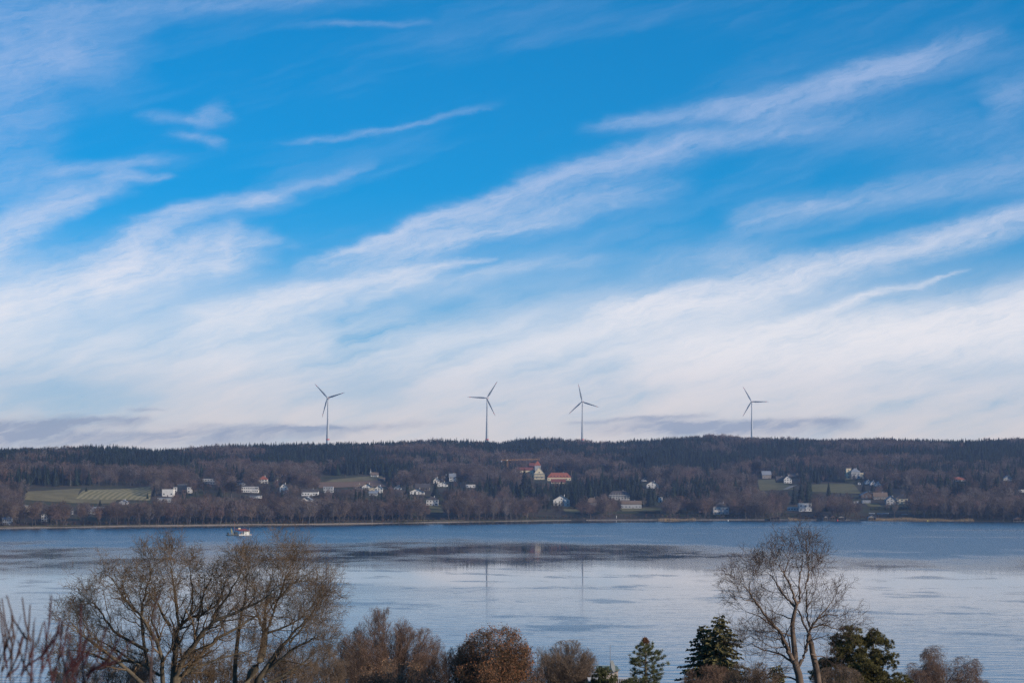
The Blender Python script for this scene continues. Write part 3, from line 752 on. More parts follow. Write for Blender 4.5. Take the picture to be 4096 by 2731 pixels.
# right
house(3049, 3085, 1913, 1898, 1884, 'grey timber barn with slate blue roof at the edge of the pasture', wall='ltwood', roof='tile_gy', kind='side', win=(1, 2), chim=False, cat='barn', name='barn')
house(3106, 3140, 1931, 1920, 1905, 'farmhouse with long dark roof running left from the white gable by the road', wall='dkwood', roof='tile_dk', kind='side', win=(1, 3))
house(3136, 3167, 1932, 1916, 1902, 'white farmhouse gable with arched windows beside the gravel road', wall='white', roof='tile_dk', kind='gable', win=(2, 3))
house(3152, 3194, 1912, 1905, 1893, 'dark barn roof rising behind the white farmhouse gable', wall='dkwood', roof='tile_dk', kind='side', win=(0, 0), door=False, chim=False, cat='barn', name='barn')
house(3385, 3405, 1913, 1873, 1869, 'pale cylindrical looking tower of the old manor behind the clipped hedge', wall='cream', roof='metal_gy', kind='flat', win=(3, 1), depth=1.0, door=False, cat='tower', name='manor_tower')
house(3405, 3441, 1914, 1886, 1872, 'central block of the old manor behind the clipped hedge', wall='grey', roof='tile_gy', kind='hip', win=(2, 3), depth=.9, cat='building', name='manor_block', seen=.6)
house(3441, 3454, 1913, 1891, 1888, 'lit yellow end wing of the old manor', wall='cream', roof='metal_gy', kind='flat', win=(2, 1), cat='building', name='manor_wing')
for i in range(3): house(3462 + i * 20, 3484 + i * 20, 1936 + i * 4, 1929 + i * 4, 1919 + i * 4, ['topmost', 'middle', 'lowest'][i] + ' of three stepped white row houses with grey roofs', roof='tile_gy', win=(1, 1), depth=1.2, name='row_house')
house(3432, 3443, 1938, 1931, 1927, 'tiny white garden house under the clipped hedge', win=(1, 1), chim=False, door=False, cat='hut', name='garden_house')
house(3444, 3502, 1994, 1980, 1967, 'house with slate coloured gable roof left of a tall single spruce', wall='dkwood', roof='tile_gy', win=(2, 4), seen=.9)
house(3495, 3550, 1996, 1984, 1970, 'long low brown roof behind the tall single spruce', wall='ltwood', roof='tile_br', kind='side', win=(1, 5), depth=.4, seen=.6)
house(3450, 3482, 2012, 2002, 1999, 'pale greenhouse with flat glass roof above a small lawn', wall='metal_gy', roof='metal_gy', kind='flat', win=(1, 6), door=False, cat='greenhouse', name='greenhouse')
house(3415, 3434, 2012, 2004, 2000, 'white garden hut with one dark window left of the greenhouse', kind='flat', win=(1, 1), door=False, cat='hut', name='garden_house')
house(3546, 3588, 2018, 2000, 1984, 'house with grey gable roof joined to a straw coloured roof', wall='grey', roof='tile_gy', win=(2, 3), eave=1.1)
house(3584, 3632, 2016, 1994, 1979, 'house under a straw coloured hipped roof right of the grey gable', wall='cream', roof='tile_br', kind='hip', win=(2, 3), balc=True)
house(3196, 3247, 2045, 2014, 2010, 'white modern lakeside villa with upper window row and wide glazed front', kind='flat', win=(2, 3), depth=.6, cat='villa', name='villa', roof='frame', door=False)
house(3151, 3196, 2042, 2028, 2025, 'single storey white wing left of the white modern lakeside villa', kind='flat', win=(1, 4), depth=.5, cat='villa', name='villa_wing', roof='frame', door=False)
house(3819, 3863, 1924, 1918, 1908, 'bright orange roof showing above a dark pine clump on the right', roof='tile_rd', kind='side', win=(1, 3), seen=1.0)
house(4015, 4051, 1922, 1914, 1902, 'white edged wide gable high on the right slope', roof='metal_gy', win=(1, 3), eave=1.5)
house(4077, 4125, 1970, 1959, 1956, 'pale flat roofed house cut by the right edge', kind='flat', win=(1, 3), roof='frame')
# chapel
rt, Wd, Hh, D_, pc = house(1484, 1513, 1907, 1899, 1889, 'tiny white chapel with a slender cream spire among dark firs', wall='white', roof='tile_br', kind='side', win=(1, 2), chim=False, cat='chapel', name='chapel')
MB().box(-Wd * .5 - 2.4, -1.2, -2, -Wd * .5 - .02, 1.2, 8).build('tower', M['cream'], rt)
MB().lathe([(1.7, 8.0), (.9, 10), (.4, 13), (.05, 16)], 8, (-Wd * .5 - 1.2, 0)).build('spire', M['grey'], rt)
keep(1478, 1866, 1488, 1905, pc.y)

# boat houses on the water
def boathouse(px0, px1, yb, ye, yt, label, wall='ltwood', roof='tile_dk', kind='gable'):
    k0 = ray((px0 + px1) / 2, 2079); y = float(shore(k0.x / k0.y * 2830)) - 3; pc = at((px0 + px1) / 2, 2079, y); k = y / F
    Wd = (px1 - px0) * k; Hh = 3.4; rise = max(1.6, (ye - yt) * k); D_ = 11
    rt = empty('boathouse', (pc.x, y + D_ / 2 - 2, .0)); tag(rt, label, 'boathouse', 'boathouses along the far shore')
    x0, x1, y0, y1 = -Wd / 2, Wd / 2, -D_ / 2, D_ / 2
    MB().box(x0, y0 + .2, .7, x0 + .2, y1, Hh).box(x1 - .2, y0 + .2, .7, x1, y1, Hh).box(x0 + .2, y1 - .2, .7, x1 - .2, y1, Hh).prism_y([(x0, Hh + .01), (x1, Hh + .01), (0, Hh + rise)], y0 + .2, y0 + .4).build('wall', M[wall], rt)
    sl = rise / (Wd / 2); rf = MB()
    for s in (-1, 1):
        a = s * (Wd / 2 + .6); q = [(a, Hh - .6 * sl + .02), (0, Hh + rise + .02), (0, Hh + rise + .3), (a, Hh - .6 * sl + .3)]
        rf.prism_y(q if s < 0 else q[::-1], y0 - .6, y1 + .5)
    rf.build('roof', M[roof], rt)
    for xx in (x0 + .12, x0 + Wd * .36, x1 - Wd * .36, x1 - .12): MB().bar((xx, y0, -2), (xx, y0, Hh), .16, k=6).build('post', M['ltwood'], rt)
    MB().box(x0 - .8, y0 - 1.6, .45, x1 + .8, y0 - .2, .68).build('jetty', M['ltwood'], rt)
    keep(px0, 2045, px1, 2075, y)
boathouse(3294, 3318, 2074, 2062, 2054, 'open boathouse on posts, leftmost of the group by the red buoy')
boathouse(3318, 3350, 2074, 2060, 2048, 'dark boathouse in the middle of the group by the red buoy', 'dkwood')
boathouse(3350, 3386, 2073, 2062, 2055, 'open boathouse on posts right of the dark one by the red buoy')
boathouse(3472, 3503, 2070, 2060, 2049, 'grey boathouse with closed gable beside the reed bed', 'ltwood', 'tile_gy')
boathouse(3081, 3119, 2067, 2061, 2055, 'low brown boathouse at the start of the pale quay', 'dkwood', 'tile_br')
boathouse(4052, 4094, 2072, 2060, 2050, 'dark boathouse at the far right by the water', 'dkwood')

# covered boats ashore, buoys
def hull(L, Wd, H):
    m = MB(); P = []
    for i in range(9):
        t = i / 8; w = Wd / 2 * (math.sin(math.pi * (.12 + .76 * t ** .8))) ** .6 if i not in (8,) else .05
        P.append([(-L / 2 + L * t, -w, H), (-L / 2 + L * t, -w * .6, .1), (-L / 2 + L * t, w * .6, .1), (-L / 2 + L * t, w, H)])
    for a, b in zip(P, P[1:]):
        for j in range(3): m.quad(a[j], b[j], b[j + 1], a[j + 1])
        m.quad(a[3], b[3], ((b[0][0]), 0, H + .5), (a[0][0], 0, H + .5)); m.quad(a[0], (a[0][0], 0, H + .5), (b[0][0], 0, H + .5), b[0])
    m.quad(*P[0]); return m
bm_ = hull(7.5, 2.4, 1.1).mesh('hull', M['metal_gy'])
for i, (px, py) in enumerate([(3487, 2056), (3520, 2057), (3543, 2056), (3618, 2060)]):
    g = ground(px, py); o = link('covered_boat', bm_, None, (g.x, g.y, tz(g.x, g.y) + .2)); o.scale = (1.15, 1, 1.1)
    tag(o, ['pale covered boat ashore, first after the grey gabled boathouse', 'pale covered boat ashore, second after the grey gabled boathouse', 'pale covered boat ashore, third after the grey gabled boathouse', 'pale covered boat lying above the reed bed'][i], 'boat', 'covered boats ashore')
    keep(px - 10, py - 12, px + 10, py - 2, g.y)
BUOY = {'red': mat('red_buoy', (.65, .05, .03), .4, .05), 'white': M['frame'], 'yellow': mat('yellow_buoy', (.75, .62, .12), .4, .05)}
for px, py, c, l in [(3350, 2081, 'red', 'red mooring buoy floating in front of the boathouses'), (2912, 2082, 'white', 'white mooring buoy in front of the square lakeside villa'), (3711, 2082.5, 'yellow', 'yellow buoy floating in front of the reed bed')]:
    d = ray(px, py); k = -CAMZ / d.z
    tag(MB().lathe([(.1, -.5), (.75, -.25), (.9, .2), (.7, .75), (.28, 1.1), (.14, 1.5)], 12).build('buoy', BUOY[c], None, True, (d.x * k, d.y * k, 0)), l, 'buoy', 'mooring buoys')

g = ground(2466, 2072); tag(MB().box(-.35, -.35, -.3, .35, .35, 3.2).box(-.5, -.5, 3.2, .5, .5, 3.45).build('marker_post', M['frame'], None, False, (g.x, g.y, tz(g.x, g.y))), 'short white post standing on the bank below the columned villa', 'post'); keep(2462, 2060, 2470, 2072, g.y)
# low walls, hedges, reeds, quay
def strip(name, pts, w, h, mt, label=None, cat=None, kind=None, rough=.0, lift=0.0, nsub=6):
    """wall or hedge along pixel points on the land"""
    G = [ground(*p) for p in pts]; L = []
    for a, b in zip(G, G[1:]):
        for i in range(nsub): L.append(a.lerp(b, i / nsub))
    L.append(G[-1]); rg = random.Random(len(pts)); m = MB(); sec = []
    for p in L:
        z = tz(p.x, p.y) + lift; hh = h * (1 + rg.uniform(-rough, rough)); ww = w * (1 + rg.uniform(-rough, rough))
        sec.append([(p.x, p.y - ww / 2, z - .4), (p.x, p.y - ww * .45, z + hh * .9), (p.x, p.y, z + hh), (p.x, p.y + ww * .45, z + hh * .9), (p.x, p.y + ww / 2, z - .4)])
    for a, b in zip(sec, sec[1:]):
        for j in range(4): m.quad(a[j], b[j], b[j + 1], a[j + 1])
    m.quad(*sec[0]); m.quad(*sec[-1][::-1])
    return tag(m.build(name, M[mt]), label, cat, None, kind)
strip('hedge', [(3282, 1914), (3310, 1926), (3380, 1929), (3450, 1927)], 4, 5.5, 'hedge', 'tall clipped dark hedge in front of the old manor', 'hedge', None, .12, nsub=10)
strip('hedge', [(2640, 2066), (2760, 2066), (2900, 2065), (2985, 2066)], 3, 3.2, 'hedge', 'long dark hedge on the bank in front of the square lakeside villa', 'hedge', None, .15, nsub=14)
strip('hedge', [(3480, 2040), (3560, 2038), (3700, 2040)], 5, 4.0, 'hedge', 'dark hedge above the covered boats', 'hedge', None, .25, nsub=10)
strip('hedge', [(2300, 2056), (2460, 2054), (2640, 2053)], 3, 2.8, 'hedge', 'dark garden hedge below the lawn of the columned villa', 'hedge', None, .25, nsub=14)
strip('hedge', [(1000, 1969), (1044, 1969)], 2, 3.0, 'hedge', 'clipped hedge in front of the long white flat roofed house', 'hedge', None, .12)
def quay():
    m = MB(); xs = np.arange(105, 620, 4.0); rg = random.Random(9)
    for a, b in zip(xs, xs[1:]):
        ya, yb = float(shore(a)) - .4, float(shore(b)) - .4; h = .95 + rg.uniform(-.15, .2)
        m.quad((a, ya, -.6), (b, yb, -.6), (b, yb + .7, h), (a, ya + .7, h)); m.quad((a, ya + .7, h), (b, yb + .7, h), (b, yb + 2.4, h + .05), (a, ya + 2.4, h + .05))
    tag(m.build('embankment', M['stone']), kind='structure')
quay()
def reeds():
    rg = np.random.RandomState(3); VV = []
    for x0, x1, n, w in ((505, 640, 9000, 16), (208, 262, 1500, 4), (395, 410, 500, 6)):
        x = rg.uniform(x0, x1, n); y = shore(x) + rg.uniform(-6, w, n); z = np.maximum(terrain(x, y), -.3)
        h = rg.uniform(1.6, 3.4, n) * (1.0 + .5 * np.sin(x * .11) * np.sin(x * .043)); a = rg.uniform(0, 6.28, n); w_ = .10
        lx, ly = rg.normal(0, .25, n), rg.normal(0, .25, n)
        VV.append(np.stack([np.stack([x - np.cos(a) * w_, y - np.sin(a) * w_, z], -1), np.stack([x + np.cos(a) * w_, y + np.sin(a) * w_, z], -1), np.stack([x + lx, y + ly, z + h], -1)], 1))
    V = np.concatenate(VV).reshape(-1, 3)
    tag(link('reeds', np_mesh('reeds', V, np.arange(len(V)).reshape(-1, 3), M['reed'])), kind='stuff')
reeds()

# ------------------------------------------------------------------ wind turbines
MT = {'tower': mat('turbine_grey', (.44, .46, .47), .45, .03, .02), 'red': mat('turbine_red', (.55, .07, .05), .5, .05), 'blade': mat('turbine_blade', (.22, .25, .28), .4, .04, .05)}
def turbine(px, py, y, ang, yaw, label):
    hub = at(px, py, y); gz = tz(hub.x, hub.y)
    rt = empty('wind_turbine', (hub.x, hub.y, gz)); tag(rt, label, 'wind turbine', 'wind turbines beyond the wooded ridge')
    H = hub.z - gz; b0 = (CAMZ + (1910 - 1760) / F * y) - gz      # red ring just above the tree tops
    def rad(z): t = z / H; return 1.5 + 4.3 * (1 - t) ** 1.7 + .9 * (1 - t)
    zs = [-2, 10, b0 - 3, b0 - 2] ; Z = sorted(set([-2.0] + [H * i / 12 for i in range(1, 12)] + [H - 2.6]))
    tw = MB().lathe([(rad(max(0, z)), z) for z in Z], 24).build('tower', MT['tower'], rt, True)
    for z in (b0,): MB().lathe([(rad(z) + .35, z), (rad(z + 3.2) + .35, z + 3.2)], 24).build('red_band', MT['red'], tw, True)
    c, s = math.cos(R(yaw)), math.sin(R(yaw))
    nac = empty('rotor_head', (0, 0, H)); nac.parent = rt; nac.rotation_euler = (0, 0, R(yaw))
    nac.name = 'nacelle_mount'
    # egg shaped nacelle, axis along -y (towards the viewer)
    n = MB(); prof = [(.2, 7.5), (2.0, 6.6), (3.1, 4.2), (3.4, 1.6), (3.3, -.6), (2.9, -2.2)]
    def ring(mb, prof, k=18):
        m0 = len(mb.v)
        for r, yy in prof:
            for i in range(k): t = 2 * math.pi * i / k; mb.v.append((r * math.cos(t), yy, r * math.sin(t)))
        for a in range(len(prof) - 1):
            for i in range(k): j = (i + 1) % k; mb.f.append((m0 + a * k + i, m0 + a * k + j, m0 + (a + 1) * k + j, m0 + (a + 1) * k + i))
        mb.f.append(tuple(m0 + i for i in range(k))); mb.f.append(tuple(m0 + (len(prof) - 1) * k + i for i in range(k))[::-1])
    ring(n, prof)
    bpy.data.objects.remove(nac)
    rotz = Matrix.Rotation(R(yaw), 4, 'Z')
    def part(mb, name, mt, par=rt, pre=None, z=H):
        me = mb.mesh(name, mt, True); me.transform(Matrix.Translation((0, 0, z)) @ rotz @ (pre or Matrix())); return link(name, me, par)
    nc = part(n, 'nacelle', MT['tower'])
    rb = MB(); ring(rb, [(3.42, 2.2), (3.56, 1.4), (3.5, .2), (3.3, -.2)]); part(rb, 'red_band', MT['red'], nc)
    hb = MB(); ring(hb, [(2.8, -2.3), (2.75, -4.2), (2.0, -6.0), (.3, -6.9)]); hbo = part(hb, 'hub', MT['tower'])
    for k in range(3):
        def blade(t0, t1, grow_=0.0):
            b = MB(); st = 14; L = 57.5; secs = []
            for i in range(st + 1):
                t = t0 + (t1 - t0) * i / st; r = 2.4 + (L - 2.4) * t
                ch = 2.0 + 2.6 * math.sin(min(1, t / .2) * math.pi / 2) if t < .2 else 4.6 * (1 - (t - .2) / .8) ** .8 + .35
                tk = max(.22, 1.9 * (1 - t) ** 2.2) ; sweep = -1.0 * t * t * 3.0
                tw_ = R(18) * (1 - t); off = -.25 * ch
                sec = []
                for u, v in ((-.5, 0), (-.2, .5), (.25, .35), (.5, 0), (.25, -.35), (-.2, -.5)):
                    x, yy = u * (ch + grow_) - off * .3, v * (tk + grow_)
                    sec.append((x * math.cos(tw_) - yy * math.sin(tw_), -3.9 + x * math.sin(tw_) + yy * math.cos(tw_) + sweep * .6, r))
                secs.append(sec)
            n0 = 0
            for a in secs: b.v += a
            for i in range(st):
                for j in range(6): jj = (j + 1) % 6; b.f.append((i * 6 + j, i * 6 + jj, (i + 1) * 6 + jj, (i + 1) * 6 + j))
            b.f.append((0, 1, 2, 3, 4, 5)); b.f.append(tuple(st * 6 + j for j in range(6))[::-1])
            return b
        rot = Matrix.Rotation(R(90 - (ang + 120 * k)), 4, 'Y')
        bo = part(blade(0, 1), 'blade', MT['blade'], pre=rot)
        part(blade(.80, .90, .12), 'red_band', MT['red'], bo, rot)
turbine(1312, 1591, 5600, 14.5, -22, 'leftmost wind turbine with one blade hanging straight down along its tower')
turbine(1948.5, 1592, 5675, 56.5, -14, 'wind turbine with one blade pointing level to the left')
turbine(2329.6, 1606, 6065, 101.7, -18, 'wind turbine right of the monastery with one blade nearly upright and two spread below')
turbine(3006.7, 1606, 6480, -1.0, -20, 'rightmost wind turbine with one blade level to the right')

# ------------------------------------------------------------------ tower crane
def crane():
    m_y = mat('crane_yellow', (.62, .30, .05), .5, .1)
    y = YM + 8; b = at(2030, 1905, y); b.z = tz(b.x, b.y); k = y / F
    zt = CAMZ + (1910 - 1842) * k - b.z
    rt = empty('tower_crane', b); tag(rt, 'orange tower crane beside the monastery with its jib level to the right', 'crane')
    mm = MB(); w = 1.0
    for sx in (-w, w):
        for sy in (-w, w): mm.bar((sx, sy, -1), (sx, sy, zt), .16)
    n = int(zt / 2)
    for i in range(n):
        z0, z1 = zt * i / n, zt * (i + 1) / n
        for s in (-w, w): mm.bar((-w, s, z0), (w, s, z1), .10); mm.bar((s, -w, z0), (s, w, z1), .10)
    mm.build('mast', m_y, rt)
    L1, L2 = (2161 - 2030) * k, (2030 - 2005) * k
    def truss(x0, x1, name):
        j = MB()
        j.bar((x0, -.7, zt + .4), (x1, -.7, zt + .4), .14); j.bar((x0, .7, zt + .4), (x1, .7, zt + .4), .14); j.bar((x0, 0, zt + 2.1), (x1, 0, zt + 2.1), .14)
        q = max(3, int(abs(x1 - x0) / 2))
        for i in range(q):
            a, c = x0 + (x1 - x0) * i / q, x0 + (x1 - x0) * (i + 1) / q; h = (a + c) / 2
            for s in (-.7, .7): j.bar((a, s, zt + .4), (h, 0, zt + 2.1), .08); j.bar((h, 0, zt + 2.1), (c, s, zt + .4), .08)
        return j.build(name, m_y, rt)
    jb = truss(.9, L1, 'jib'); jb.rotation_euler = (0, R(-1.5), 0); cj = truss(-L2, -.9, 'counter_jib')
    MB().box(-L2 - .4, -1, zt - 2.2, -L2 + 1.6, 1, zt + .3).build('counterweight', M['grey'], cj)
    MB().box(-1.6, -1.3, zt - .2, .2, -.2, zt + 2.0).build('cab', M['white'], rt)
    MB().box(L1 * .3, -.5, zt - .3, L1 * .3 + 1.2, .5, zt + .3).build('trolley', M['grey'], jb)
    keep(2005, 1830, 2161, 1845, y); keep(2020, 1845, 2040, 1868, y)
crane()

# ------------------------------------------------------------------ work barge on the lake
def barge():
    d = ray(958, 2139.5); k = -CAMZ / d.z; y = d.y * k; s = y / F
    rt = empty('work_barge', (d.x * k, y, 0), R(18)); tag(rt, 'work barge with red roofed white cabin and yellow derrick lying on the lake', 'barge')
    X = lambda px: (px - 958) * s
    red = mat('barge_roof', (.22, .055, .05), .7, .15, .5); yel = mat('derrick_yellow', (.55, .42, .10), .5, .1); dk = mat('barge_dark', (.035, .045, .045), .7, .2); wh = mat('barge_white', (.66, .64, .58), .6, .05)
    MB().box(X(953), -4.0, -.4, X(1003), 4.0, .95).build('hull', wh, rt)
    MB().box(X(907.5), -4.6, -.4, X(953) - .02, 4.6, .75).build('pontoon', dk, rt)
    MB().box(X(909), -4.4, .77, X(953) - .05, 4.4, .9).build('deck', M['ltwood'], rt)
    c = MB().box(X(974.5), -3.4, .97, X(996), 3.4, 4.5).build('cabin', wh, rt)
    MB().box(X(977), -3.46, 2.6, X(978.4), -3.38, 3.6).build('window', M['glass'], c)
    MB().box(X(985), -3.44, 1.0, X(988), -3.38, 3.2).build('door', M['frame'], c)
    rf = MB(); 
    rf.quad((X(955), -4.6, 4.65), (X(999), -4.6, 4.65), (X(980), 1.5, 6.9), (X(938), 1.5, 6.2)); rf.quad((X(955), -4.6, 4.4), (X(938), 1.5, 6.0), (X(980), 1.5, 6.7), (X(999), -4.6, 4.4))
    rf.quad((X(955), -4.6, 4.4), (X(999), -4.6, 4.4), (X(999), -4.6, 4.65), (X(955), -4.6, 4.65)); rf.quad((X(999), -4.6, 4.4), (X(980), 1.5, 6.7), (X(980), 1.5, 6.9), (X(999), -4.6, 4.65)); rf.quad((X(938), 1.5, 6.0), (X(955), -4.6, 4.4), (X(955), -4.6, 4.65), (X(938), 1.5, 6.2))
    rf.quad((X(938), 1.5, 6.2), (X(980), 1.5, 6.9), (X(999), 5.5, 4.8), (X(955), 5.5, 4.8))
    r_ = rf.build('roof', red, rt)
    MB().box(X(953.5), .6, 6.3, X(962.5), 3.0, 7.6).build('roof_box', M['cream'], r_)
    for px in (956, 962, 968, 974): MB().bar((X(px), -3.9, .9), (X(px), -3.9, 4.6), .11).build('post', M['metal_gy'], rt)
    for px in (940, 947): MB().bar((X(px), 2.5, .9), (X(px), 2.5, 5.8), .11).build('post', M['metal_gy'], rt)
    dr = MB().bar((X(926.5), -2.5, .8), (X(924), 0, 7.3), .22, .16).bar((X(933.5), -2.5, .8), (X(924), 0, 7.3), .22, .16).bar((X(926), 2.5, .8), (X(924), 0, 7.3), .2).bar((X(927), -1.8, 2.6), (X(931), -1.8, 2.6), .12).bar((X(926), -1.2, 4.3), (X(928), -1.2, 4.3), .12)
    dr.build('derrick', yel, rt)
    MB().bar((X(937), 1, .9), (X(938.5), 1, 14.5), .12, .06, 6).build('mast', mat('mast_orange', (.5, .22, .10), .6, .2), rt)
    MB().bar((X(996), -2, 4.6), (X(996), -2, 7.0), .09).build('flagpole', M['frame'], rt)
    MB().box(X(909.5), -2, .92, X(914.5), 1.5, 2.8).build('winch', dk, rt)
    MB().box(X(938), -2.4, .92, X(950), 2.0, 3.4).build('engine_housing', dk, rt)
    MB().box(X(963), -2.2, .97, X(966), -1.0, 2.6).build('pump', mat('pump_rust', (.30, .12, .06), .7, .2), rt)
    MB().bar((X(968), -3.0, 1.0), (X(972), -3.0, 4.2), .18).bar((X(972), -3.0, 4.2), (X(970), -3, 2.4), .14).build('grab_arm', yel, rt)
    for px in (998, 1001): MB().bar((X(px), -3.6, .95), (X(px), -3.6, 2.1), .07).build('rail_post', M['metal_gy'], rt)
    MB().box(X(1003.2), -2, .1, X(1006.5), 2, .9).build('fender', mat('fender_red', (.4, .08, .06), .7, .1), rt)
barge()
# ------------------------------------------------------------------ woods of the far shore
for q in [(318, 1950, 606, 1999), (110, 1964, 312, 2004), (1285, 1928, 1420, 1948), (1340, 1908, 1525, 1927), (3035, 1922, 3110, 1956), (3140, 1940, 3190, 1957), (3255, 1942, 3350, 1968), (3380, 1940, 3442, 1970), (3290, 1914, 3440, 1929),
          (1716, 2024, 1774, 2046), (2256, 2038, 2310, 2049), (2490, 2033, 2640, 2043), (3462, 2014, 3520, 2026)]:
    keep(*q, ground((q[0] + q[2]) / 2, q[3]).y - 3)
keep(2132, 1868, 2180, 1914, YM); keep(2192, 1890, 2284, 1918, YM - 5)
keep(2660, 2056, 2980, 2074, 2850); keep(3510, 2058, 3760, 2076, 2850)
NOBASE = [(95, 1945, 612, 2012), (1265, 1903, 1545, 1952), (3020, 1917, 3185, 1962), (3235, 1934, 3445, 1976), (1710, 2020, 1780, 2052), (2245, 2036, 2330, 2052), (2475, 2032, 2650, 2046), (3455, 2012, 3530, 2028), (3130, 1940, 3190, 1960)]
HOUSES = [(o.location.x, o.location.y) for o in COL.objects if o.parent is None and o.get('group') == 'houses on the far shore']
NAMED = [(590, 1996, 26, 'S', 'small pointed spruce at the right end of the striped field'), (400, 2024, 28, 'S', 'slim dark spruce in front of the striped field'), (345, 1966, 22, 'S', 'single dark fir at the back corner of the striped field'),
 (620, 1990, 52, 'P', 'round dark pine right of the striped field'), (815, 1985, 70, 'P', 'broad dark conifer below the dark glass house'), (880, 1985, 48, 'S', 'dark spruce between the dark glass house and the long white house'),
 (925, 1995, 72, 'P', 'tall dark pine left of the long white flat roofed house'), (1085, 1965, 30, 'S', 'spruce right of the long white flat roofed house'), (1155, 1955, 66, 'P', 'big dark pine behind the tall narrow gabled house'),
 (1087, 1925, 56, 'S', 'pointed spruce right of the orange brown hipped roof'), (1382, 1913, 42, 'P', 'dark rounded fir in front of the pale wood by the chapel'), (1450, 1898, 34, 'P', 'dark fir left of the chapel'), (1474, 1898, 36, 'S', 'narrow fir touching the chapel spire'),
 (1556, 1932, 66, 'S', 'tall brown green conifer right of the vineyard'), (1742, 1992, 74, 'S', 'very dark spruce above the arched white villa'), (1700, 1945, 30, 'P', 'dark conifer in the cluster of dark roofs'), (1835, 1940, 60, 'P', 'left conifer of the dark group beside the blue grey roof'), (1862, 1942, 54, 'P', 'right conifer of the dark group beside the blue grey roof'),
 (1965, 1990, 40, 'S', 'dark spruce among purple bare trees right of the white modern house'), (2098, 1990, 110, 'S', 'tallest dark spruce in front of the monastery wing'), (2118, 1990, 76, 'S', 'dark spruce directly left of the pale trunks below the cream gable'), (2085, 2010, 70, 'S', 'lower dark spruce at the foot of the tallest one'),
 (2185, 2045, 58, 'P', 'dark conifer left of the blue grey roofed lakeside house'), (2262, 1905, 60, 'P', 'left dark fir behind the orange dormer roof'), (2285, 1905, 68, 'P', 'middle dark fir behind the orange dormer roof'), (2308, 1908, 58, 'P', 'right dark fir behind the orange dormer roof'),
 (2445, 1900, 66, 'P', 'tall dark conifer on the mid slope right of the monastery'), (2560, 1870, 48, 'P', 'double topped dark conifer high on the slope'), (2535, 1872, 40, 'S', 'thin conifer left of the double topped one'), (2668, 1930, 56, 'P', 'rounded dark conifer beside the white gabled villa'),
 (2725, 1990, 40, 'S', 'dark spruce among trunks right of the white gabled villa'), (2830, 1920, 66, 'S', 'tall dark spruce in the middle of the right wood'), (2860, 1880, 34, 'S', 'small spruce top above the right wood'), (2965, 1968, 28, 'S', 'small dark spruce left of the lawn'), (3022, 1905, 64, 'P', 'big dark oval conifer at the left end of the pasture'),
 (2750, 2060, 36, 'P', 'left dark yew beside the square lakeside villa'), (2785, 2062, 32, 'P', 'right dark yew beside the square lakeside villa'), (3205, 2015, 84, 'S', 'left tall dark spruce behind the white modern villa'), (3232, 2015, 88, 'S', 'middle tall dark spruce behind the white modern villa'), (3176, 2018, 70, 'S', 'lower dark spruce behind the white modern villa'),
 (3315, 1985, 56, 'S', 'conifer rising in front of the pasture below the manor hedge'), (3305, 2045, 40, 'S', 'dark conifer right of the white modern villa'), (3560, 1982, 62, 'S', 'tall single spruce behind the straw coloured roof'), (3600, 1960, 44, 'P', 'dark broad conifer right of the tall single spruce'), (3455, 1965, 40, 'S', 'dark conifer below the tiny white garden house'),
 (3640, 1972, 30, 'P', 'spreading dark pine in the right wood'), (3835, 1985, 60, 'P', 'dark pine clump under the bright orange roof'), (3815, 1990, 60, 'S', 'dark spruce left of the pine clump under the bright orange roof'), (3905, 1930, 36, 'S', 'dark conifer right of the orange roof'), (3490, 1962, 34, 'S', 'conifer beside the three stepped row houses'), (725, 1800, 34, 'S', 'tall spruce rising above the left skyline')]
for px, py, hp, t, l in NAMED:
    hw_ = hp * (.18 if t == 'S' else .32); keep(px - hw_, py - hp, px + hw_, py - hp * .30, ground(px, py).y - 2)
CL = np.array(CLEAR)
def scatter(n, s0, s1, seed, pxr=(-160, 4260)):
    """random points on the far land, even over the ground, s0..s1 metres behind the shore"""
    rg = np.random.RandomState(seed); s = rg.uniform(s0, s1, n); px = rg.uniform(*pxr, n)
    y = np.full(n, 2700.0)
    for _ in range(4):
        x = (px - 2048) / F * y; y = shore(x) + s
    ok = rg.uniform(0, 1, n) < y / (2840 + s1)
    return x[ok], y[ok], s[ok]
def allowed(x, y, h, w):
    """drop trees that would stand on a field or a house, or hide what the photo shows"""
    z = terrain(x, y); px, pb = proj(x, y, z); _, pt = proj(x, y, z + h); hw = w * F / y
    ok = np.ones(len(x), bool)
    for a, b, c, d in NOBASE: ok &= ~((px > a) & (px < c) & (pb > b) & (pb < d))
    for hx, hy in HOUSES: ok &= (np.abs(x - hx) > 11) | (np.abs(y - hy) > 10)
    for a, b, c, d, yy in CL: ok &= ~((y < yy) & (px + hw > a) & (px - hw < c) & (pt < d - 1) & (pb > b))
    return ok
def thin(x, y, r, idx):
    """keep points in the given order that are r metres apart"""
    cell, keepi = {}, []
    for i in idx:
        cx, cy = int(x[i] // r), int(y[i] // r); hit = False
        for a in (-1, 0, 1):
            for b in (-1, 0, 1):
                for j in cell.get((cx + a, cy + b), ()):
                    if (x[i] - x[j]) ** 2 + (y[i] - y[j]) ** 2 < r * r: hit = True; break
                if hit: break
            if hit: break
        if not hit: cell.setdefault((cx, cy), []).append(i); keepi.append(i)
    return np.array(keepi)
def plant(kind, name, x, y, h_scale, rz, wscale, label, cat, group):
    tr, cr = kind
    o = link(name, tr, None, (x, y, tz(x, y) - .2)); o.scale = (wscale, wscale, h_scale); o.rotation_euler = (0, 0, rz)
    link('crown', cr, o); return tag(o, label, cat, group)
rg = np.random.RandomState(12); rr = random.Random(5)
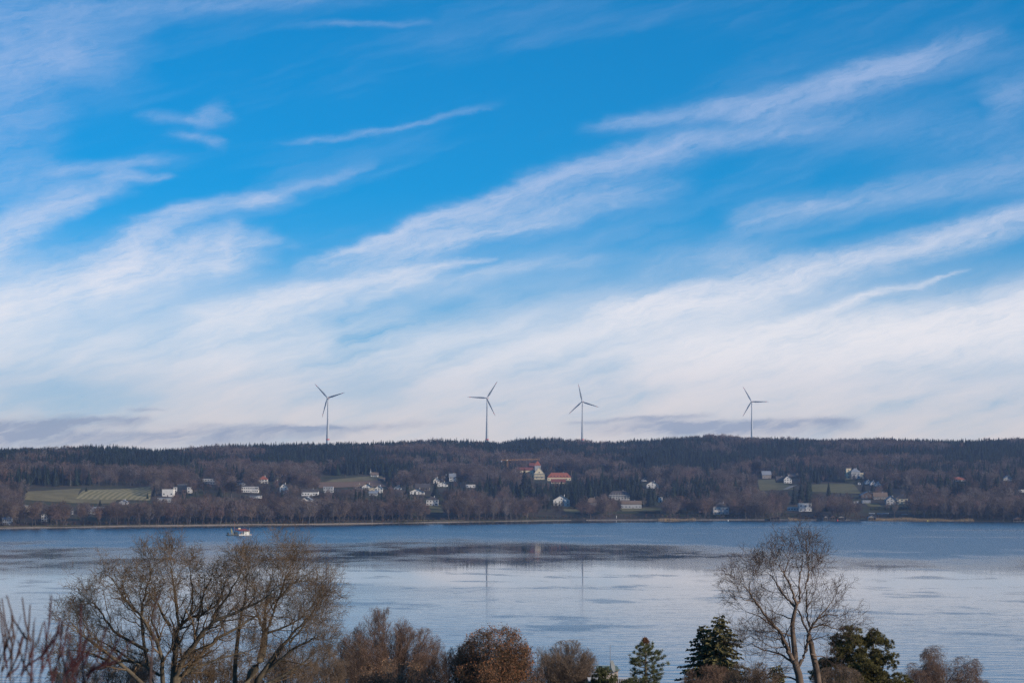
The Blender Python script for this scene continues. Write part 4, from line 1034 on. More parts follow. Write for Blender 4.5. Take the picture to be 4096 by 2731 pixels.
# -- one belt of bare trees along the water: each its own object
x, y, s = scatter(5200, 5, 135, 1)
order = np.argsort(s + rg.uniform(0, 45, len(s)))
i = thin(x, y, 9.0, order); x, y, s = x[i], y[i], s[i]
hs = rg.uniform(.82, 1.14, len(x)) ; ok = allowed(x, y, 26 * hs, 6.0); x, y, s, hs = x[ok], y[ok], s[ok], hs[ok]
i = np.argsort(s)[:300]; rest = np.argsort(s)[300:]; shore_rest = (x[rest], y[rest], hs[rest])
MARK = [(27, 'the white boat club house'), (108, 'the cream apartment block'), (175, 'the narrow white house'), (365, 'the long pale grey roof'), (493, 'the pale blue gabled house'), (664, 'the low white house'), (958, 'the work barge'), (1075, 'the long white flat roofed house'),
        (1226, 'the small white chalet'), (1312, 'the leftmost wind turbine'), (1491, 'the low grey roofed house'), (1600, 'the white edged gable'), (1728, 'the arched white villa'), (1948, 'the second wind turbine'), (2098, 'the tallest dark spruce'), (2246, 'the blue grey roofed house'), (2368, 'the thatch coloured house'),
        (2478, 'the columned villa'), (2642, 'the slim white house front'), (2768, 'the two dark yews'), (2885, 'the square lakeside villa'), (3007, 'the rightmost wind turbine'), (3173, 'the single storey white wing'), (3335, 'the dark boathouse'), (3487, 'the grey boathouse'), (3608, 'the straw coloured roof'), (3841, 'the bright orange roof'), (4033, 'the white edged wide gable')]
ORD = ['', 'second ', 'third ', 'fourth ', 'fifth ', 'sixth ', 'seventh ', 'eighth ', 'ninth ']
belt, seen_ = [], {}
for k in i:
    b = rr.random() < .09; wd = rr.uniform(.95, 1.45)
    belt.append((k, b, hs[k] * rr.uniform(.92, 1.05), wd))
px_, _ = proj(x, y, terrain(x, y))
def mark_of(k): return min(MARK, key=lambda m: abs(m[0] - px_[k]))
for k, b, sh_, wd in sorted(belt, key=lambda q: abs(mark_of(q[0])[0] - px_[q[0]])):
    mp, mn = mark_of(k); row = 'at the water' if s[k] < 30 else 'mid belt' if s[k] < 75 else 'at the back'
    lab = ('tall ' if sh_ > 1.0 else 'low ' if sh_ < .88 else '') + ('wide ' if wd > 1.22 else 'slim ') + ('white stemmed birch' if b else 'leafless tree') + f" {row}, {'left' if px_[k] < mp else 'right'} of {mn}"
    n_ = seen_.get(lab, 0); seen_[lab] = n_ + 1
    plant(rr.choice(BIRCH if b else BARE), 'birch' if b else 'bare_tree', x[k], y[k], sh_, rr.uniform(0, 6.28), hs[k] * wd, ORD[min(n_, 8)] + lab, 'tree', 'birches of the shore belt' if b else 'leafless trees of the shore belt')
# -- dark conifers that stand out in the village: each its own object
CT = []
for px, py, hp, t, l in NAMED:
    g = ground(px, py); kk = g.y / F; pr = rr.choice(SPRUCE if t == 'S' else PINE); H = hp * kk; base = 27 if t == 'S' else 23
    ws = (.25 if t == 'S' else .42) * H / 4.0
    plant(pr, 'spruce' if t == 'S' else 'pine', g.x, g.y, H / base, rr.uniform(0, 6.28), ws, l, 'tree', 'dark conifers of the village'); CT.append((g.x, g.y))
# -- wooded slope: everything beyond the first rows, as one mass per kind
def forest(name, protos, x, y, sz, sxy, seed):
    n = len(x); g = np.random.RandomState(seed)
    me = bpy.data.meshes.new(name); me.vertices.add(n)
    me.vertices.foreach_set('co', np.stack([x, y, terrain(x, y) - .3], -1).astype(np.float32).ravel())
    for nm, tp, dat in (('rot', 'FLOAT', g.uniform(0, 6.28, n)), ('pick', 'INT', g.randint(0, len(protos), n))):
        a = me.attributes.new(nm, tp, 'POINT'); a.data.foreach_set('value', dat.astype(np.float32 if tp == 'FLOAT' else np.int32))
    a = me.attributes.new('size', 'FLOAT_VECTOR', 'POINT'); a.data.foreach_set('vector', np.stack([sxy, sxy, sz], -1).astype(np.float32).ravel())
    col = bpy.data.collections.new(name + '_shapes')
    for q, (tr, cr) in enumerate(protos):
        if name.startswith('conif'): ob = bpy.data.objects.new(f'{name}_{q:02d}', cr)
        else:
            jm = join_mesh(tr, cr); ob = bpy.data.objects.new(f'{name}_{q:02d}', jm)
        col.objects.link(ob)
    o = link(name, me); tag(o, kind='stuff')
    ng = bpy.data.node_groups.new(name, 'GeometryNodeTree')
    ng.interface.new_socket('Geometry', in_out='INPUT', socket_type='NodeSocketGeometry'); ng.interface.new_socket('Geometry', in_out='OUTPUT', socket_type='NodeSocketGeometry')
    N = ng.nodes; gi, go_ = N.new('NodeGroupInput'), N.new('NodeGroupOutput'); ip = N.new('GeometryNodeInstanceOnPoints'); ci = N.new('GeometryNodeCollectionInfo')
    ci.inputs[0].default_value = col; ci.inputs['Separate Children'].default_value = True; ci.inputs['Reset Children'].default_value = True
    def attr(nm, tp):
        a = N.new('GeometryNodeInputNamedAttribute'); a.data_type = tp; a.inputs['Name'].default_value = nm; return a.outputs['Attribute']
    lk = ng.links.new; lk(gi.outputs[0], ip.inputs['Points']); lk(ci.outputs[0], ip.inputs['Instance']); ip.inputs['Pick Instance'].default_value = True
    lk(attr('pick', 'INT'), ip.inputs['Instance Index']); cx = N.new('ShaderNodeCombineXYZ'); lk(attr('rot', 'FLOAT'), cx.inputs[2]); lk(cx.outputs[0], ip.inputs['Rotation'])
    lk(attr('size', 'FLOAT_VECTOR'), ip.inputs['Scale']); lk(ip.outputs[0], go_.inputs[0])
    md = o.modifiers.new('planting', 'NODES'); md.node_group = ng
    return o
def join_mesh(a, b):
    va = np.empty(len(a.vertices) * 3, np.float32); a.vertices.foreach_get('co', va); vb = np.empty(len(b.vertices) * 3, np.float32); b.vertices.foreach_get('co', vb)
    qa = np.empty(len(a.loops), np.int32); a.loops.foreach_get('vertex_index', qa); qb = np.empty(len(b.loops), np.int32); b.loops.foreach_get('vertex_index', qb)
    me = np_mesh('tree', np.concatenate([va, vb]).reshape(-1, 3), np.concatenate([qa.reshape(-1, 4), qb.reshape(-1, 4) + len(a.vertices)]), a.materials[0])
    me.materials.append(b.materials[0]); mi = np.ones(len(me.polygons), np.int32); mi[:len(a.polygons)] = 0; me.polygons.foreach_set('material_index', mi)
    return me
def conif_share(x, y, s):
    n = np.array([mnoise.fractal(Vector((a * .0045, b * .0032, 3.3)), 1.0, 2.0, 3) for a, b in zip(x, y)])
    base = np.interp(s, [100, 500, 900, 1150, 1350, 2400], [.06, .24, .28, .50, .70, .76])
    return base + n * 1.25
x, y, s = scatter(90000, 90, 2350, 7)
u_ = s < 1050
i1 = thin(x[u_], y[u_], 9.4, np.arange(u_.sum())); i2 = thin(x[~u_], y[~u_], 7.0, np.arange((~u_).sum()))
x, y, s = (np.concatenate([a[u_][i1], a[~u_][i2]]) for a in (x, y, s))
far_ = s > 950                                         # crowns stand closer on the ridge
hb = np.where(s < 1050, rg.uniform(.55, 1.18, len(x)), rg.uniform(.74, 1.08, len(x))); ok = allowed(x, y, 25 * hb, 5.6); 
x, y, s, hb = x[ok], y[ok], s[ok], hb[ok]
cc = np.array(CT)
near_c = np.zeros(len(x), bool)
for a, b in CT: near_c |= (np.abs(x - a) < 4.5) & (y < b + 5) & (y > b - 45) & (rg.uniform(0, 1, len(x)) < .8)
x, y, s, hb = x[~near_c], y[~near_c], s[~near_c], hb[~near_c]
con = rg.uniform(.2, .8, len(x)) < conif_share(x, y, s)
forest('conifer_forest', SPRUCE + PINE[:2], x[con], y[con], np.where(s[con] > 1050, .78 + (hb[con] - .74) * .62, hb[con]), hb[con] * rg.uniform(.95, 1.5, con.sum()), 1)
b = ~con
bx, by, bh = np.concatenate([x[b], shore_rest[0]]), np.concatenate([y[b], shore_rest[1]]), np.concatenate([hb[b] * .92, shore_rest[2]])
forest('bare_forest', BARE + BIRCH[:1], bx, by, bh, bh * rg.uniform(.95, 1.75, len(bx)), 2)
# undergrowth along the bank
x, y, s = scatter(1500, 6, 60, 21); i = thin(x, y, 6, np.arange(len(x))); x, y = x[i], y[i]
h_ = rg.uniform(.25, .6, len(x)); ok = allowed(x, y, 8 * h_, 3); x, y, h_ = x[ok], y[ok], h_[ok]
forest('undergrowth', SHRUB, x, y, h_, h_ * rg.uniform(1, 1.5, len(x)), 3)
print('forest', con.sum(), len(bx), 'shore rest', len(shore_rest[0]))
# ------------------------------------------------------------------ trees of the near bank
M.update({
 'bark_oak': mat('oak_bark', (.105, .085, .060), .95, .4, 3.0, stretch=(1, 1, .35), bump=.02),
 'bark_beech': mat('beech_bark', (.125, .090, .068), .9, .35, 2.5, stretch=(1, 1, .4), bump=.01),
 'twig_oak': mat('oak_twigs', (.135, .092, .056), .95, .25, 1.5),
 'twig_beech': mat('beech_twigs', (.085, .058, .045), .95, .25, 1.5),
 'twig_red': mat('reddish_twigs', (.15, .095, .070), .95, .25, 1.5),
 'twig_grey': mat('greyish_twigs', (.16, .115, .082), .95, .25, 1.5),
 'leaf_brown': mat('withered_oak_leaves', (.20, .088, .042), .85, .4, 1.2),
 'leaf_tan': mat('withered_beech_leaves', (.30, .165, .090), .85, .3, 1.2),
 'needle_near': mat('spruce_needles', (.095, .084, .032), .85, .45, 1.4),
 'needle_pine': mat('pine_needles', (.105, .110, .042), .85, .4, 1.4),
 'needle_yellow': mat('scots_pine_needles', (.115, .098, .030), .85, .45, 1.0),
 'needle_rust': mat('rusty_needles', (.17, .075, .035), .85, .3, 1.4),
 'dogwood': mat('red_stems', (.050, .014, .016), .6, .3, 6.0),
 'drystem': mat('dry_brown_stem', (.07, .044, .038), .7, .3, 6.0),
})
def gz(x, y): return tz(x, y)
def tree_root(name, px, y, label, group=None):
    x = (px - 2048) / F * y
    rt = empty(name, (x, y, gz(x, y))); return tag(rt, label, 'tree', group)
def finish(rt, out, bark, twig, limb_levels=(1,), twig_sides=3, crown_label=None):
    """trunk, crown (twigs) and limbs under the crown from the grown branch lists (world coordinates)"""
    o = rt.location
    def loc(ch): return [([p - o for p in a], r) for a, r in ch]
    V, Q = tubes(loc(out[0]), 8); link('trunk', np_mesh('trunk', V, Q, M[bark], True), rt)
    tw = [b for l in range(len(out)) if l > 0 and l not in limb_levels for b in out[l]]
    V, Q = tubes(loc(tw), twig_sides); cr = link('crown', np_mesh('crown', V, Q, M[twig]), rt)
    for l in limb_levels:
        for b in out[l]:
            V, Q = tubes(loc([b]), 6); link('branch', np_mesh('branch', V, Q, M[bark], True), cr)
    return cr
def smooth(pts, rng, sub=4, jit=.0):
    """finer polyline through the points (Catmull-Rom) with a little wander"""
    P = [pts[0] * 2 - pts[1]] + pts + [pts[-1] * 2 - pts[-2]]; res = []
    for i in range(1, len(P) - 2):
        a, b, c, d = P[i - 1], P[i], P[i + 1], P[i + 2]
        for k in range(sub):
            t = k / sub
            q = .5 * ((2 * b) + (c - a) * t + (2 * a - 5 * b + 4 * c - d) * t * t + (3 * b - a - 3 * c + d) * t ** 3)
            if i + k > 1: q = q + Vector((rng.gauss(0, jit), rng.gauss(0, jit), rng.gauss(0, jit)))
            res.append(q)
    res.append(pts[-1]); return res
def limb(rng, out, px, y0, r0, r1, lev, P, slope=None, dens=1.0, t0=.1, inside=None, dstart=0.0, jit=.03, cut=0):
    """a limb traced through frame points; its depth drifts along its length"""
    sl = rng.uniform(-.55, .55) if slope is None else slope
    if cut:                                          # leave room for the fine twigs at the end
        ln_ = [math.hypot(b[0] - a[0], b[1] - a[1]) for a, b in zip(px, px[1:])]; cut = sum(ln_) - min(sum(ln_) * .28, cut); acc = 0; q_ = [px[0]]
        for (a, b), l_ in zip(zip(px, px[1:]), ln_):
            if acc + l_ > cut: t_ = (cut - acc) / l_; q_.append((a[0] + (b[0] - a[0]) * t_, a[1] + (b[1] - a[1]) * t_)); break
            acc += l_; q_.append(b)
        px = q_
    tot = [0.0]
    for a, b in zip(px, px[1:]): tot.append(tot[-1] + math.hypot(b[0] - a[0], b[1] - a[1]) * y0 / F)
    pts = smooth([at(a, b, y0 + dstart + sl * t) for (a, b), t in zip(px, tot)], rng, 4, jit)
    m = len(pts); rad = [r0 + (r1 - r0) * (i / (m - 1)) ** .8 for i in range(m)]
    out[lev].append((pts, rad))
    dirs = [(pts[min(i + 1, m - 1)] - pts[max(i - 1, 0)]).normalized() for i in range(m)]
    sprout(rng, out, pts, dirs, tot[-1], r0, r1, lev, P, inside, t0, dens * tot[-1])
    # the tip goes on as thin shoots
    for _ in range(3): grow(rng, out, pts[-1], (dirs[-1] + perp(dirs[-1], rng) * rng.uniform(.1, .55)).normalized(), rng.uniform(.4, .85) * P['len'][0], r1 * .7, lev + 1, P, inside)
    return pts

def big_oak():
    rng = random.Random(21); y = 110
    rt = tree_root('bare_tree', 690, y, 'largest spreading leafless tree with mossy limbs filling the lower left', 'leafless trees on the near bank')
    P = dict(seg=[6, 7, 6, 4, 3], wander=[.05, .19, .24, .26, .25], trop=[0, .09, .07, .05, .03], taper=[.5, .30, .35, .5, .6], rmin=.0052,
             kids=[2.7, 6.0, 5.2, 2.6], ang=[42, 42, 40, 38], rr=[.5, .50, .55, .65], lr=[1, 1, .5, .5], fall=[.28, .4, .4, .3], t0=[.1, .1, .12, .1], len=[1.75, 1.0, .58, .30])
    out = [[] for _ in range(5)]
    base = Vector(rt.location); b = at(690, 2760, y)
    out[0].append(([base - Vector((0, 0, .5)), base.lerp(b, .4) + Vector((.2, 0, 0)), base.lerp(b, .75) + Vector((-.1, 0, 0)), b], [.62, .50, .46, .44]))
    b2 = at(600, 2760, y + .3); out[0].append(([base.lerp(b, .5), base.lerp(b2, .75) + Vector((.3, 0, 0)), b2], [.40, .34, .30]))
    o2 = [[], [], [], [], []]
    def L(px, r0, r1, **k): limb(rng, shift, px, y, r0 * .78, r1 * .85, 0, P, cut=88, **k)
    shift = [[] for _ in range(5)]
    L([(690, 2760), (720, 2660), (790, 2560), (850, 2490), (960, 2440), (1060, 2390), (1130, 2330), (1195, 2292)], .26, .03, slope=-.25)
    L([(690, 2760), (740, 2690), (850, 2570), (930, 2520), (1010, 2470), (1095, 2432)], .22, .03, slope=.25)
    L([(685, 2760), (700, 2600), (720, 2500), (800, 2460), (870, 2410), (900, 2330), (930, 2255)], .24, .03, slope=.1)
    L([(720, 2520), (700, 2400), (690, 2300), (680, 2210), (702, 2160)], .13, .022, slope=.0)
    L([(655, 2760), (640, 2600), (575, 2480), (505, 2400), (445, 2310), (405, 2255)], .20, .03, slope=-.3)
    L([(610, 2740), (565, 2480), (580, 2380), (602, 2300), (600, 2210), (606, 2172)], .15, .022, slope=.3)
    L([(600, 2760), (440, 2620), (330, 2540), (270, 2470), (218, 2422)], .20, .025, slope=-.2)
    L([(440, 2640), (310, 2600), (230, 2610), (185, 2640)], .11, .02, slope=-.5)
    L([(590, 2600), (455, 2520), (400, 2440), (330, 2375), (285, 2335)], .14, .02, slope=.4)
    L([(790, 2480), (812, 2390), (850, 2300), (893, 2235)], .11, .02, slope=.35)
    L([(680, 2500), (620, 2400), (545, 2330), (505, 2275)], .12, .02, slope=-.4)
    L([(850, 2470), (930, 2350), (980, 2260), (985, 2178)], .11, .02, slope=-.1)
    L([(640, 2700), (520, 2640), (380, 2680), (250, 2700)], .12, .02, slope=.2)
    L([(700, 2720), (830, 2650), (960, 2610), (1080, 2600)], .12, .02, slope=.4)
    L([(560, 2660), (470, 2600), (400, 2560), (330, 2480), (300, 2430)], .10, .02, slope=.1)
    L([(640, 2560), (610, 2470), (640, 2370), (640, 2280)], .10, .02, slope=-.6)
    L([(760, 2460), (770, 2360), (760, 2280), (770, 2215)], .09, .02, slope=.6)
    # limbs become level 1, the rest moves up with them
    merged = [out[0]] + shift
    finish(rt, merged, 'bark_oak', 'twig_oak', (1,))
big_oak()
def oak_two():
    rng = random.Random(33); y = 116
    rt = tree_root('bare_tree', 985, y, 'leafless tree with forked upright trunk right of the largest spreading one', 'leafless trees on the near bank')
    P = dict(seg=[7, 6, 4, 3], wander=[.17, .22, .25, .25], trop=[.09, .07, .05, .03], taper=[.3, .35, .5, .6], rmin=.005,
             kids=[2.7, 6.0, 5.2], ang=[40, 40, 38], rr=[.50, .55, .65], lr=[1, .5, .5], fall=[.28, .4, .3], t0=[.1, .12, .1], len=[1.7, 1.0, .56])
    P = {k: ([v[0]] + v if isinstance(v, list) else v) for k, v in P.items()}
    base = Vector(rt.location); sh = [[] for _ in range(5)]; tr = []
    b0 = at(965, 2790, y); t1 = smooth([base - Vector((0, 0, .5)), base.lerp(b0, .5), base.lerp(b0, .85), at(985, 2735, y), at(1040, 2640, y), at(1056, 2570, y), at(1058, 2530, y)], rng, 3); tr.append((t1, [.34 - .17 * i / (len(t1) - 1) for i in range(len(t1))]))
    b0 = at(985, 2800, y); t2 = smooth([base + Vector((.5, .4, -.5)), base.lerp(b0, .5) + Vector((.3, .2, 0)), base.lerp(b0, .85) + Vector((.1, 0, 0)), at(1012, 2755, y), at(1060, 2680, y), at(1130, 2580, y)], rng, 3); tr.append((t2, [.24 - .10 * i / (len(t2) - 1) for i in range(len(t2))]))
    b0 = at(940, 2800, y + 1); t3 = smooth([base + Vector((-.6, .6, -.5)), base.lerp(b0, .5) + Vector((-.3, .2, 0)), base.lerp(b0, .85), at(940, 2760, y + 1), at(942, 2640, y + 1), at(958, 2500, y + 1)], rng, 3); tr.append((t3, [.20 - .10 * i / (len(t3) - 1) for i in range(len(t3))]))
    def L(px, r0, r1, **k): limb(rng, sh, px, y, r0, r1, 0, P, cut=88, **k)
    L([(1058, 2530), (1040, 2480), (1022, 2430), (1000, 2385)], .10, .02); L([(1058, 2530), (1062, 2440), (1066, 2380), (1090, 2300), (1112, 2215)], .12, .02, slope=.2)
    L([(1060, 2530), (1090, 2460), (1110, 2400), (1160, 2340), (1225, 2302), (1262, 2290)], .12, .02, slope=-.2); L([(1058, 2535), (1130, 2510), (1200, 2470), (1265, 2405), (1292, 2365)], .09, .02)
    L([(1130, 2580), (1200, 2500), (1260, 2455), (1318, 2428)], .11, .02); L([(1060, 2690), (1150, 2610), (1240, 2560), (1310, 2532), (1348, 2520)], .12, .02, slope=-.3)
    L([(1060, 2740), (1190, 2665), (1275, 2595), (1330, 2545)], .11, .02, slope=.3); L([(958, 2500), (975, 2420), (990, 2330), (960, 2240)], .09, .02)
    L([(1110, 2400), (1150, 2300), (1180, 2240), (1175, 2200)], .07, .02); L([(1160, 2570), (1230, 2480), (1280, 2400), (1285, 2330)], .07, .02, slope=.3)
    finish(rt, [tr] + sh, 'bark_oak', 'twig_oak', (1,))
oak_two()
def beech():
    rng = random.Random(8); y = 100; sc, ox, oy = .4025, 2850, 2100
    rt = tree_root('bare_tree', 3205, y, 'tall slender leafless tree with two trunks standing against the lake on the right', 'leafless trees on the near bank')
    P = dict(seg=[7, 6, 4, 3], wander=[.13, .18, .22, .22], trop=[.05, .05, .04, .02], taper=[.3, .35, .5, .6], rmin=.0048,
             kids=[2.2, 5.2, 3.6], ang=[38, 36, 34], rr=[.45, .55, .65], lr=[1, .5, .5], fall=[.28, .4, .3], t0=[.1, .12, .1], len=[1.2, .60, .34])
    P = {k: ([v[0]] + v if isinstance(v, list) else v) for k, v in P.items()}
    T = lambda pts: [(3205 + (ox + a * sc - 3205) * .955, 2740 + (oy + b * sc - 2740) * .945) for a, b in pts]
    base = Vector(rt.location); sh = [[] for _ in range(5)]; tr = []
    c_ = at(*T([(895, 1720)])[0], y); a = [base - Vector((0, 0, .5)), base.lerp(c_, .4), base.lerp(c_, .7), base.lerp(c_, .88), c_] + [at(*p, y) for p in T([(875, 1620), (855, 1470), (825, 1380), (815, 1250), (800, 1100), (790, 950), (810, 830), (835, 740)])]
    t1 = smooth(a, rng, 3); tr.append((t1, [.30 - .225 * (i / (len(t1) - 1)) for i in range(len(t1))]))
    b1 = base + Vector((1.0, .6, -.5)); c_ = at(*T([(1078, 1720)])[0], y + .6); a = [b1, b1.lerp(c_, .4), b1.lerp(c_, .7), b1.lerp(c_, .88), c_] + [at(*p, y + .6) for p in T([(1065, 1620), (1045, 1450), (1020, 1330), (1000, 1250), (985, 1150), (965, 1100), (960, 1050)])]
    t2 = smooth(a, rng, 3); tr.append((t2, [.24 - .13 * (i / (len(t2) - 1)) for i in range(len(t2))]))
    def L(px, r0, r1, **k): limb(rng, sh, T(px), y, r0, r1, 0, P, jit=.02, cut=58, **k)
    L([(825, 1380), (800, 1330), (740, 1200), (700, 1120), (660, 1020), (590, 955), (500, 840), (430, 740), (360, 640), (300, 560), (250, 490), (190, 400)], .14, .014, slope=-.2)
    L([(590, 955), (520, 920), (450, 870), (390, 840), (330, 820), (250, 790), (170, 760)], .055, .012, slope=.3); L([(790, 1350), (700, 1280), (620, 1245), (480, 1210), (380, 1160), (290, 1130), (210, 1110)], .075, .012, slope=.1)
    L([(850, 1390), (890, 1320), (930, 1220), (950, 1120), (965, 1050), (975, 980), (950, 900), (935, 780), (935, 640), (945, 480), (980, 400), (1030, 310), (1090, 230)], .10, .012, slope=.15)
    L([(835, 740), (800, 640), (770, 540), (720, 440), (670, 360), (630, 250), (580, 160)], .075, .012); L([(835, 740), (870, 650), (860, 500), (880, 380), (890, 240), (900, 130), (930, 30)], .075, .012)
    L([(820, 770), (760, 700), (690, 620), (620, 510), (560, 430), (480, 370), (400, 310)], .065, .012); L([(960, 1050), (1000, 960), (1050, 890), (1110, 820), (1180, 740), (1230, 670), (1300, 600)], .075, .012, dstart=.6)
    L([(965, 1050), (900, 930), (880, 860), (830, 790), (720, 670), (660, 600), (600, 480), (560, 300), (500, 220)], .06, .012, slope=.4); L([(990, 985), (1100, 955), (1200, 985), (1290, 990), (1390, 945), (1490, 930)], .05, .010)
    L([(1050, 890), (1150, 850), (1250, 850), (1340, 880)], .045, .010); L([(985, 1260), (1080, 1285), (1200, 1305)], .05, .012)
    L([(800, 1080), (720, 1050), (640, 1030), (500, 1020), (380, 1010)], .05, .010, slope=-.4); L([(800, 900), (690, 860), (560, 800), (420, 790)], .045, .010, slope=.4)
    L([(945, 500), (960, 380), (940, 250), (960, 140), (1000, 100)], .04, .010); L([(700, 440), (740, 300), (760, 190), (740, 110)], .04, .010); L([(940, 780), (1010, 640), (1040, 500), (1090, 420)], .04, .010)
    L([(730, 1190), (600, 1190), (480, 1140), (420, 1150)], .04, .010, slope=-.5); L([(700, 1120), (560, 1080), (420, 1060), (330, 1000)], .035, .010); L([(975, 1120), (1080, 1080), (1170, 1060), (1240, 1120)], .035, .010)
    L([(850, 1540), (700, 1480), (560, 1470), (420, 1440)], .06, .012); L([(440, 740), (380, 700), (300, 690), (200, 660)], .035, .010); L([(360, 640), (340, 520), (380, 430), (420, 380)], .035, .010)
    finish(rt, [tr] + sh, 'bark_beech', 'twig_beech', (1,))
beech()

def crown_tree(name, seed, px, y, label, lobes, bark='bark_beech', twig='twig_red', nl=20, leaves=None, group='leafless trees on the near bank', ang=34, trop=.06, droop=0.0, ln=(1.15, .58, .30), kids=(3.0, 6.5, 4.5), wander=.14, low=2800, r0=.055):
    """tree whose limbs run from a fork below the frame to the rims of ellipsoids given as (px, py, half width, half height, depth shift)"""
    rng = random.Random(seed); k = y / F
    rt = tree_root(name, px, y, label, group); o = Vector(rt.location)
    E = [(at(a, b, y + dy), rx * k, rz * k) for a, b, rx, rz, dy in lobes]
    def ins(q): return any(((q.x - c.x) / a) ** 2 + ((q.y - c.y) / a) ** 2 + ((q.z - c.z) / b) ** 2 < 1.1 for c, a, b in E)
    fork = at(px, low, y); fork.z = max(fork.z, o.z + 2.0)
    P = dict(seg=[7, 6, 4, 3], wander=[wander, wander * 1.2, wander * 1.4, .2], trop=[trop, trop - droop * .5, trop - droop, .02 - droop * 1.3], taper=[.3, .3, .45, .6], rmin=.005,
             kids=[0, 0, 0, 0], ang=[ang, ang, ang + 2, 34], rr=[.45, .45, .55, .65], lr=[1, 1, .5, .5], fall=[.5, .5, .4, .3], t0=[.3, .1, .12, .1], len=[ln[0], ln[1], ln[2], .2])
    P['kids'] = [kids[0], kids[1], kids[2], 0]
    sh = [[] for _ in range(5)]
    tr = smooth([o - Vector((0, 0, .5)), o.lerp(fork, .5) + Vector((rng.uniform(-.2, .2), 0, 0)), fork], rng, 3)
    R0 = .10 + .012 * (fork.z - o.z); trunk = [(tr, [R0 - R0 * .4 * i / (len(tr) - 1) for i in range(len(tr))])]
    area = sum(a * b for _, a, b in E)
    for c, a, b in E:
        for i in range(max(4, int(nl * a * b / area + .5))):
            v = Vector((rng.gauss(0, 1), rng.gauss(0, 1), rng.gauss(.45, .7))).normalized(); q = rng.uniform(.70, .98)
            tip = Vector((c.x + v.x * a * q, c.y + v.y * a * q, c.z + v.z * b * q)); d = tip - fork
            st = fork + Vector((rng.gauss(0, .08), rng.gauss(0, .08), -rng.uniform(0, .5)))
            mid = st + d * .45 + Vector((d.x * .16, d.y * .16, -d.z * .04)) * (1 if not droop else -1) + Vector((rng.gauss(0, .12), rng.gauss(0, .12), 0))
            pts = smooth([st, mid, st + d * .78 + Vector((rng.gauss(0, .1), 0, rng.gauss(0, .1))), tip], rng, 4, .015); m = len(pts); ra = r0 * rng.uniform(.7, 1.25)
            rad = [ra + (.009 - ra) * (j / (m - 1)) ** .75 for j in range(m)]; sh[0].append((pts, rad))
            dirs = [(pts[min(j + 1, m - 1)] - pts[max(j - 1, 0)]).normalized() for j in range(m)]
            sprout(rng, sh, pts, dirs, d.length, ra, .009, 0, P, ins, .3, d.length)
    cr = finish(rt, [trunk] + sh, bark, twig, (1,))
    if leaves:
        mt, n, sz, lab = leaves; tips = [b[0][-1] for l in (1, 2, 3) for b in sh[l]]; g = np.random.RandomState(seed)
        T = np.array([tuple(t - o) for t in tips]); c = T[g.randint(0, len(T), n)] + g.normal(0, .09, (n, 3))
        u = g.normal(0, 1, (n, 3)); u /= np.linalg.norm(u, axis=1, keepdims=True); v = np.cross(u, g.normal(0, 1, (n, 3))); v /= np.linalg.norm(v, axis=1, keepdims=True)
        s = sz * g.uniform(.6, 1.3, (n, 1)); V = np.stack([c - u * s, c + v * s * .5, c + u * s, c - v * s * .5], 1).reshape(-1, 3)
        lo = link('leaves', np_mesh('leaves', V, np.arange(4 * n).reshape(-1, 4), M[mt]), rt); tag(lo, kind='stuff')
    return rt
G2 = 'trees with withered leaves'
crown_tree('bare_tree', 51, 1545, 150, 'reddish leafless tree with broom shaped crown left of the brown leaved oak', [(1540, 2580, 130, 158, 0), (1655, 2635, 135, 130, 2), (1445, 2645, 105, 120, -2), (1570, 2700, 230, 105, 0)], twig='twig_red', nl=130, ang=27, trop=.11, kids=(3.0, 5.5, 3.6), ln=(1.0, .62, .36), r0=.038)
crown_tree('bare_tree', 80, 430, 122, 'brown leafless thicket low behind the left limbs of the largest spreading tree', [(330, 2720, 140, 90, 0), (520, 2700, 170, 110, 1)], twig='twig_grey', nl=44, wander=.2)
crown_tree('bare_tree', 81, 840, 126, 'brown leafless thicket between the largest spreading tree and the forked one', [(780, 2690, 120, 110, 0), (930, 2700, 130, 100, 1)], twig='twig_oak', nl=44, wander=.2)
crown_tree('bare_tree', 82, 1160, 130, 'greyish leafless thicket behind the forked tree', [(1150, 2690, 140, 130, 0)], twig='twig_grey', nl=36, wander=.2)
crown_tree('bare_tree', 52, 1290, 140, 'small grey leafless tree low between the forked tree and the reddish broom shaped one', [(1290, 2680, 110, 115, 0)], twig='twig_grey', nl=26)
crown_tree('bare_tree', 57, 1400, 145, 'low dark leafless tree at the left foot of the reddish broom shaped one', [(1400, 2690, 85, 110, 0)], twig='twig_beech', nl=20)
crown_tree('beech_tree', 58, 1600, 135, 'low tree with pale withered leaves in front of the reddish broom shaped tree', [(1590, 2730, 170, 90, 0)], twig='twig_grey', nl=22, leaves=('leaf_tan', 4200, .045, ''), group=G2)
crown_tree('oak_tree', 53, 1990, 130, 'round oak still full of rust brown leaves', [(1985, 2592, 130, 90, 0), (2060, 2665, 85, 120, 0), (1900, 2675, 90, 105, 1), (1990, 2720, 170, 110, -1)], 'bark_oak', 'twig_oak', nl=74, leaves=('leaf_brown', 21000, .060, ''), group=G2, wander=.22, ang=44)
crown_tree('bare_tree', 59, 1855, 133, 'dark leafless crown touching the left side of the brown leaved oak', [(1850, 2670, 75, 105, 0)], 'bark_oak', 'twig_beech', nl=20)
crown_tree('bare_tree', 54, 2285, 150, 'neat dome shaped leafless tree left of the satellite dish', [(2275, 2672, 120, 110, 0), (2280, 2700, 124, 95, 0)], twig='twig_grey', nl=100, ang=26, trop=.08, kids=(2.8, 5.2, 3.8), ln=(1.0, .6, .32), r0=.04)
